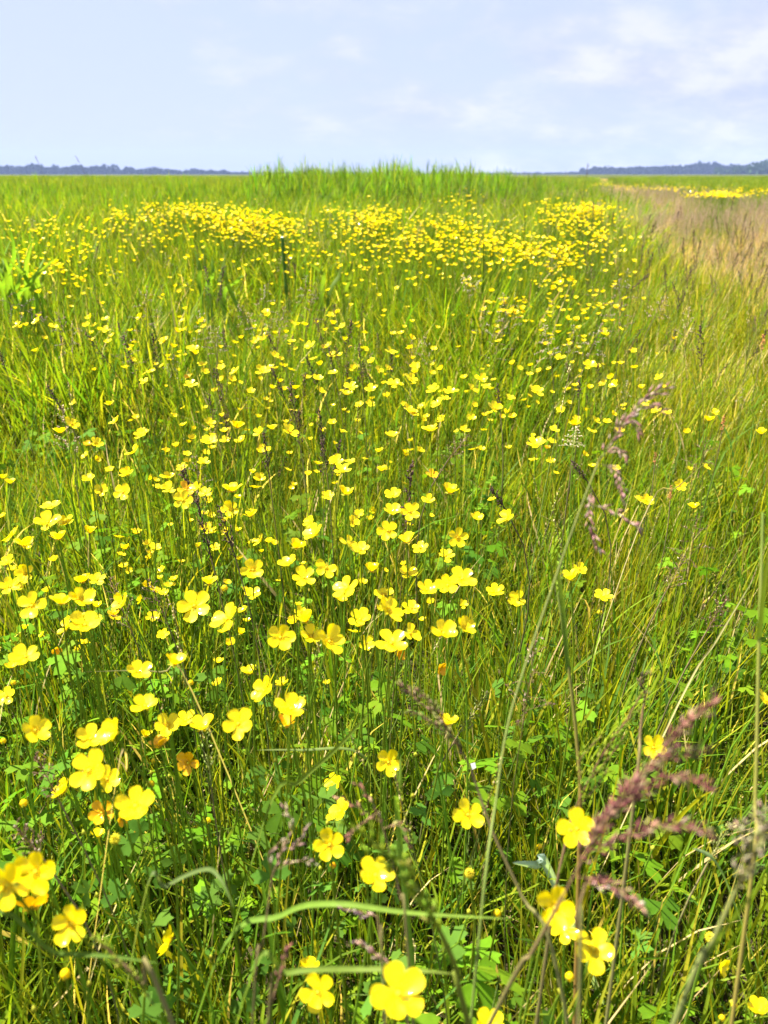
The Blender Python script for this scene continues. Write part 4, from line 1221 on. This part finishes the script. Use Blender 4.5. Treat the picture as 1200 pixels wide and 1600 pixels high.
for i, (lb, pts, wd, g) in enumerate([
    ('leaning straw blade crossing the right side above the thick stalk', [(1060, 1100, .8), (1120, 1000, .78), (1180, 900, .76)], .002, (.25, .75)),
    ('long thin straw stem slanting right across the yellow green grass', [(1000, 820, 1.0), (1060, 760, 1.0), (1130, 700, 1.0)], .0018, (.3, 1.0)),
    ('pale bent straw left of the left crowd', [(300, 1080, .8), (250, 1050, .8), (125, 1050, .8)], .0017, (-.15, .75))]):
    single_blade(lb, pts, wd, g, STRAW, (.3, .3, .12))
# the tall leafy clump at the left, and the broad blades in the upper middle
def reed_clump(lb, tips, ground, wd, cols=((.11, .22, .025), (.16, .26, .03))):
    ground = (ground[0] * 1.2, ground[1] * 1.2)
    wd *= 1.4
    base = Vector((ground[0], ground[1], terrain(*ground)))
    root = thing('reed_clump', base, lb, 'reed', 'broad bladed reeds in the upper meadow')
    for t in tips:
        t = [(a, b, c * 1.2) for a, b, c in t]
        dep = P(t[0][0], t[0][1], 1)
        jx = rnd.uniform(-22, 22)
        q = [Vector((rnd.gauss(0, .07), rnd.gauss(0, .04), 0)), P(t[0][0] + jx, t[0][1], t[0][2] + rnd.uniform(0, .25)) - base] + [P(*k) - base for k in t[1:]]
        q = bez(q, 5); k = len(q) - 1
        mb = MB().mat(GRASS)
        mb.ribbon(q, [wd * min(1, .5 + i / k) * (1 - max(0, (i / k - .4) / .6) ** 2) if i < k else 0 for i in range(k + 1)], Vector((1, rnd.uniform(-.6, .6), .1)), .15, jit(cols[0]), jit(cols[1]))
        mb.build('leaf', root)
rc = P(30, 500, 2.4)
reed_clump('big dark green reed clump at the left edge with bent leaf tips', [
    [(25, 470, 2.3), (22, 400, 2.25), (12, 345, 2.2)], [(30, 470, 2.3), (42, 410, 2.25), (54, 368, 2.2)], [(20, 470, 2.3), (8, 410, 2.25), (-5, 352, 2.2)],
    [(35, 460, 2.3), (28, 420, 2.2), (-10, 390, 2.15)], [(15, 480, 2.3), (10, 430, 2.2), (2, 402, 2.2)], [(40, 470, 2.3), (60, 430, 2.25), (92, 400, 2.2)], [(10, 470, 2.3), (-20, 420, 2.2), (-50, 380, 2.2)], [(45, 475, 2.3), (38, 430, 2.3), (46, 392, 2.3)], [(55, 480, 2.4), (66, 440, 2.4), (60, 405, 2.4)], [(0, 470, 2.3), (2, 420, 2.3), (18, 372, 2.3)], [(-5, 480, 2.3), (8, 440, 2.3), (-8, 410, 2.3)],
    [(30, 480, 2.3), (50, 440, 2.25), (70, 402, 2.25)], [(20, 480, 2.35), (30, 440, 2.35), (26, 375, 2.35)]], (rc.x, 2.35), .012, ((.13, .25, .025), (.18, .29, .03)))
rc = P(340, 500, 2.6)
reed_clump('group of upright broad blades left of the cut stem', [
    [(318, 460, 2.6), (312, 420, 2.6), (304, 392, 2.6)], [(325, 460, 2.6), (322, 430, 2.6), (318, 388, 2.6)], [(335, 460, 2.6), (332, 430, 2.6), (331, 400, 2.6)], [(340, 460, 2.6), (345, 430, 2.6), (356, 390, 2.6)],
    [(350, 470, 2.6), (352, 430, 2.6), (350, 405, 2.6)], [(345, 470, 2.6), (370, 440, 2.6), (382, 430, 2.6)]], (rc.x, 2.6), .014)
rc = P(525, 500, 2.7)
reed_clump('pair of broad dark blades and a bent one right of the cut stem', [
    [(530, 470, 2.7), (530, 430, 2.7), (533, 405, 2.7)], [(545, 470, 2.7), (546, 435, 2.7), (552, 402, 2.7)], [(515, 470, 2.7), (505, 430, 2.65), (478, 408, 2.6)]], (rc.x, 2.7), .015)
def cut_stem():
    p = P(441, 371, 3.3)
    base = Vector((p.x + .01, p.y - .02, 0)); base.z = terrain(base.x, base.y)
    root = thing('cut_reed', base, 'thick dark green reed stem cut flat at the top, pale at the cut', 'reed')
    mb = MB().mat(GRASS)
    mb.tube([Vector((0, 0, 0)), Vector((.004, 0, .2)), p - base], [.006, .0075, .0075], 10, (.12, .20, .03), (.08, .16, .035))
    mb.build('stem', root)
    mb = MB().mat(SEED)
    t = p - base; c = mb.vert(t + Vector((0, 0, .004)), (.7, .7, .6))
    r = [mb.vert(t + Vector((.0078 * math.cos(a), .0078 * math.sin(a), .0)), (.6, .65, .5)) for a in [6.283 * j / 10 for j in range(10)]]
    for j in range(10): mb.face(c, r[j], r[(j + 1) % 10])
    mb.build('cut_end', root)
cut_stem()
def white_petal():
    p = P(738, 1203, .82)
    mb = MB().mat(SEED)
    for i, (a, b) in enumerate(((0, 0), (.004, .002), (.003, .007), (-.002, .006))): mb.vert((a, b * .5, b), (.8, .78, .8))
    mb.face(0, 1, 2, 3)
    o = mb.build('fallen_petal', None, p); tag(o, 'tiny white petal caught in the grass right of the middle', 'petal')
white_petal()

# ------------------------------------------------------------------ distant trees
def foliage_mat(name, c):
    return leafy(name, trans=.15, rough=.8, spec=.1, var=.1, patch=False)
FOL = foliage_mat('tree_foliage', None)
def bark():
    return leafy('bark', trans=0, rough=.9, fixed=(.10, .08, .06), var=.1, patch=False)
BARK = bark()
def crown(mb, c, rx, rz, n, size, colr):
    for _ in range(n):
        q = Vector((rnd.gauss(0, 1), rnd.gauss(0, 1), rnd.gauss(0, 1))).normalized() * rnd.uniform(.55, 1) ** .6
        q += Vector((math.sin(q.x * 5 + c[0]) * .12, 0, math.cos(q.x * 4 + q.y * 3 + c[0]) * .12))
        p = Vector(c) + Vector((q.x * rx, q.y * rx, q.z * rz))
        a = Vector((rnd.gauss(0, 1), rnd.gauss(0, 1), rnd.gauss(0, 1))).normalized(); b = a.cross(Vector((rnd.random(), rnd.random(), rnd.random()))).normalized()
        s = size * rnd.uniform(.6, 1.4); cc = jit(colr, .25)
        i0 = [mb.vert(p + a * s, cc), mb.vert(p + b * s, cc), mb.vert(p - a * s, cc), mb.vert(p - b * s, cc)]
        mb.face(*i0)
def wood(name, label, spec, y0, dark, base_z=.4):
    mb = MB().mat(FOL)
    for px0, px1, h0, h1, big in spec:
        X0, X1 = (px0 - 600) / FPX * y0 * 1.09, (px1 - 600) / FPX * y0 * 1.09
        x = min(X0, X1)
        while x < max(X0, X1):
            k = (x - X0) / (X1 - X0)
            H = (h0 + (h1 - h0) * k) * y0 / FPX * rnd.uniform(.8, 1.15) * (1.0 if rnd.random() > big else 1.3)
            yy = y0 + rnd.uniform(-30, 30)
            rx = H * rnd.uniform(.45, .8)
            crown(mb, (x, yy, base_z + H * .45), rx * 1.15, H * .55, 130, H * .17, dark)
            x += rx * rnd.uniform(.3, .55)
    o = mb.build(name)
    tag(o, label, 'trees', kind='stuff')
wood('far_wood', 'low blue hazy line of trees along the left horizon', [(-200, 60, 8, 9, .2), (60, 250, 10, 8.5, .25), (250, 400, 8, 4, .2), (400, 640, 3, 2.5, .1)], 950, (.02, .034, .03))
wood('far_wood', 'blue hazy wood along the right horizon', [(640, 870, 1.5, 3, .1), (860, 1030, 7, 12, .05), (985, 1160, 11, 12, .05)], 1000, (.02, .034, .03))
wood('far_wood', 'nearer greener part of the wood at the right end of the horizon', [(1050, 1120, 9, 13, .03), (1105, 1400, 13, 16, .03)], 760, (.045, .10, .035))
def lone_tree():
    y = 400; x = (1144 - 600) / FPX * y * 1.09
    root = thing('tree', (x, y, .55), 'lone pale green tree standing in front of the wood at right', 'tree')
    mb = MB().mat(BARK)
    mb.tube([(0, 0, 0), (.05, 0, 1.5), (.1, 0, 4.4)], [.22, .17, .07], 7, (.1, .08, .06))
    for a in range(6): mb.tube([(.05, 0, 1.2 + a * .4), (math.cos(a * 2.2) * 1.1, math.sin(a * 2.2) * 1.1, 2.2 + a * .5)], [.07, .03], 5, (.1, .08, .06))
    mb.build('trunk', root)
    mb = MB().mat(FOL)
    for c, r, h in (((0, 0, 4.2), 2.1, 2.1), ((-1.0, 0, 2.7), 1.7, 1.6), ((1.1, .2, 3.0), 1.7, 1.6), ((.1, -.3, 5.9), 1.4, 1.4)):
        crown(mb, c, r, h, 420, .24, (.15, .23, .08))
    mb.build('crown', root)
lone_tree()

# ------------------------------------------------------------------ the air
def haze():
    mb = MB()
    x0, x1, y0, y1, z0, z1 = -1560, 1560, -1560, 1560, -1.0, 40.0
    v = [(x, y, z) for x in (x0, x1) for y in (y0, y1) for z in (z0, z1)]
    f = [(0, 1, 3, 2), (4, 6, 7, 5), (0, 4, 5, 1), (2, 3, 7, 6), (0, 2, 6, 4), (1, 5, 7, 3)]
    me = bpy.data.meshes.new('haze'); me.from_pydata(v, [], f)
    m, t, o = newmat('haze_air')
    pv = N(t, 'ShaderNodeVolumePrincipled')
    pv.inputs['Color'].default_value = (.42, .56, .98, 1)
    pv.inputs['Density'].default_value = .0003
    t.links.new(pv.outputs[0], o.inputs['Volume'])
    me.materials.append(m)
    ob = bpy.data.objects.new('haze', me); col.objects.link(ob)
    tag(ob, 'thin blue summer haze over the whole plain', 'haze', kind='stuff')
haze()
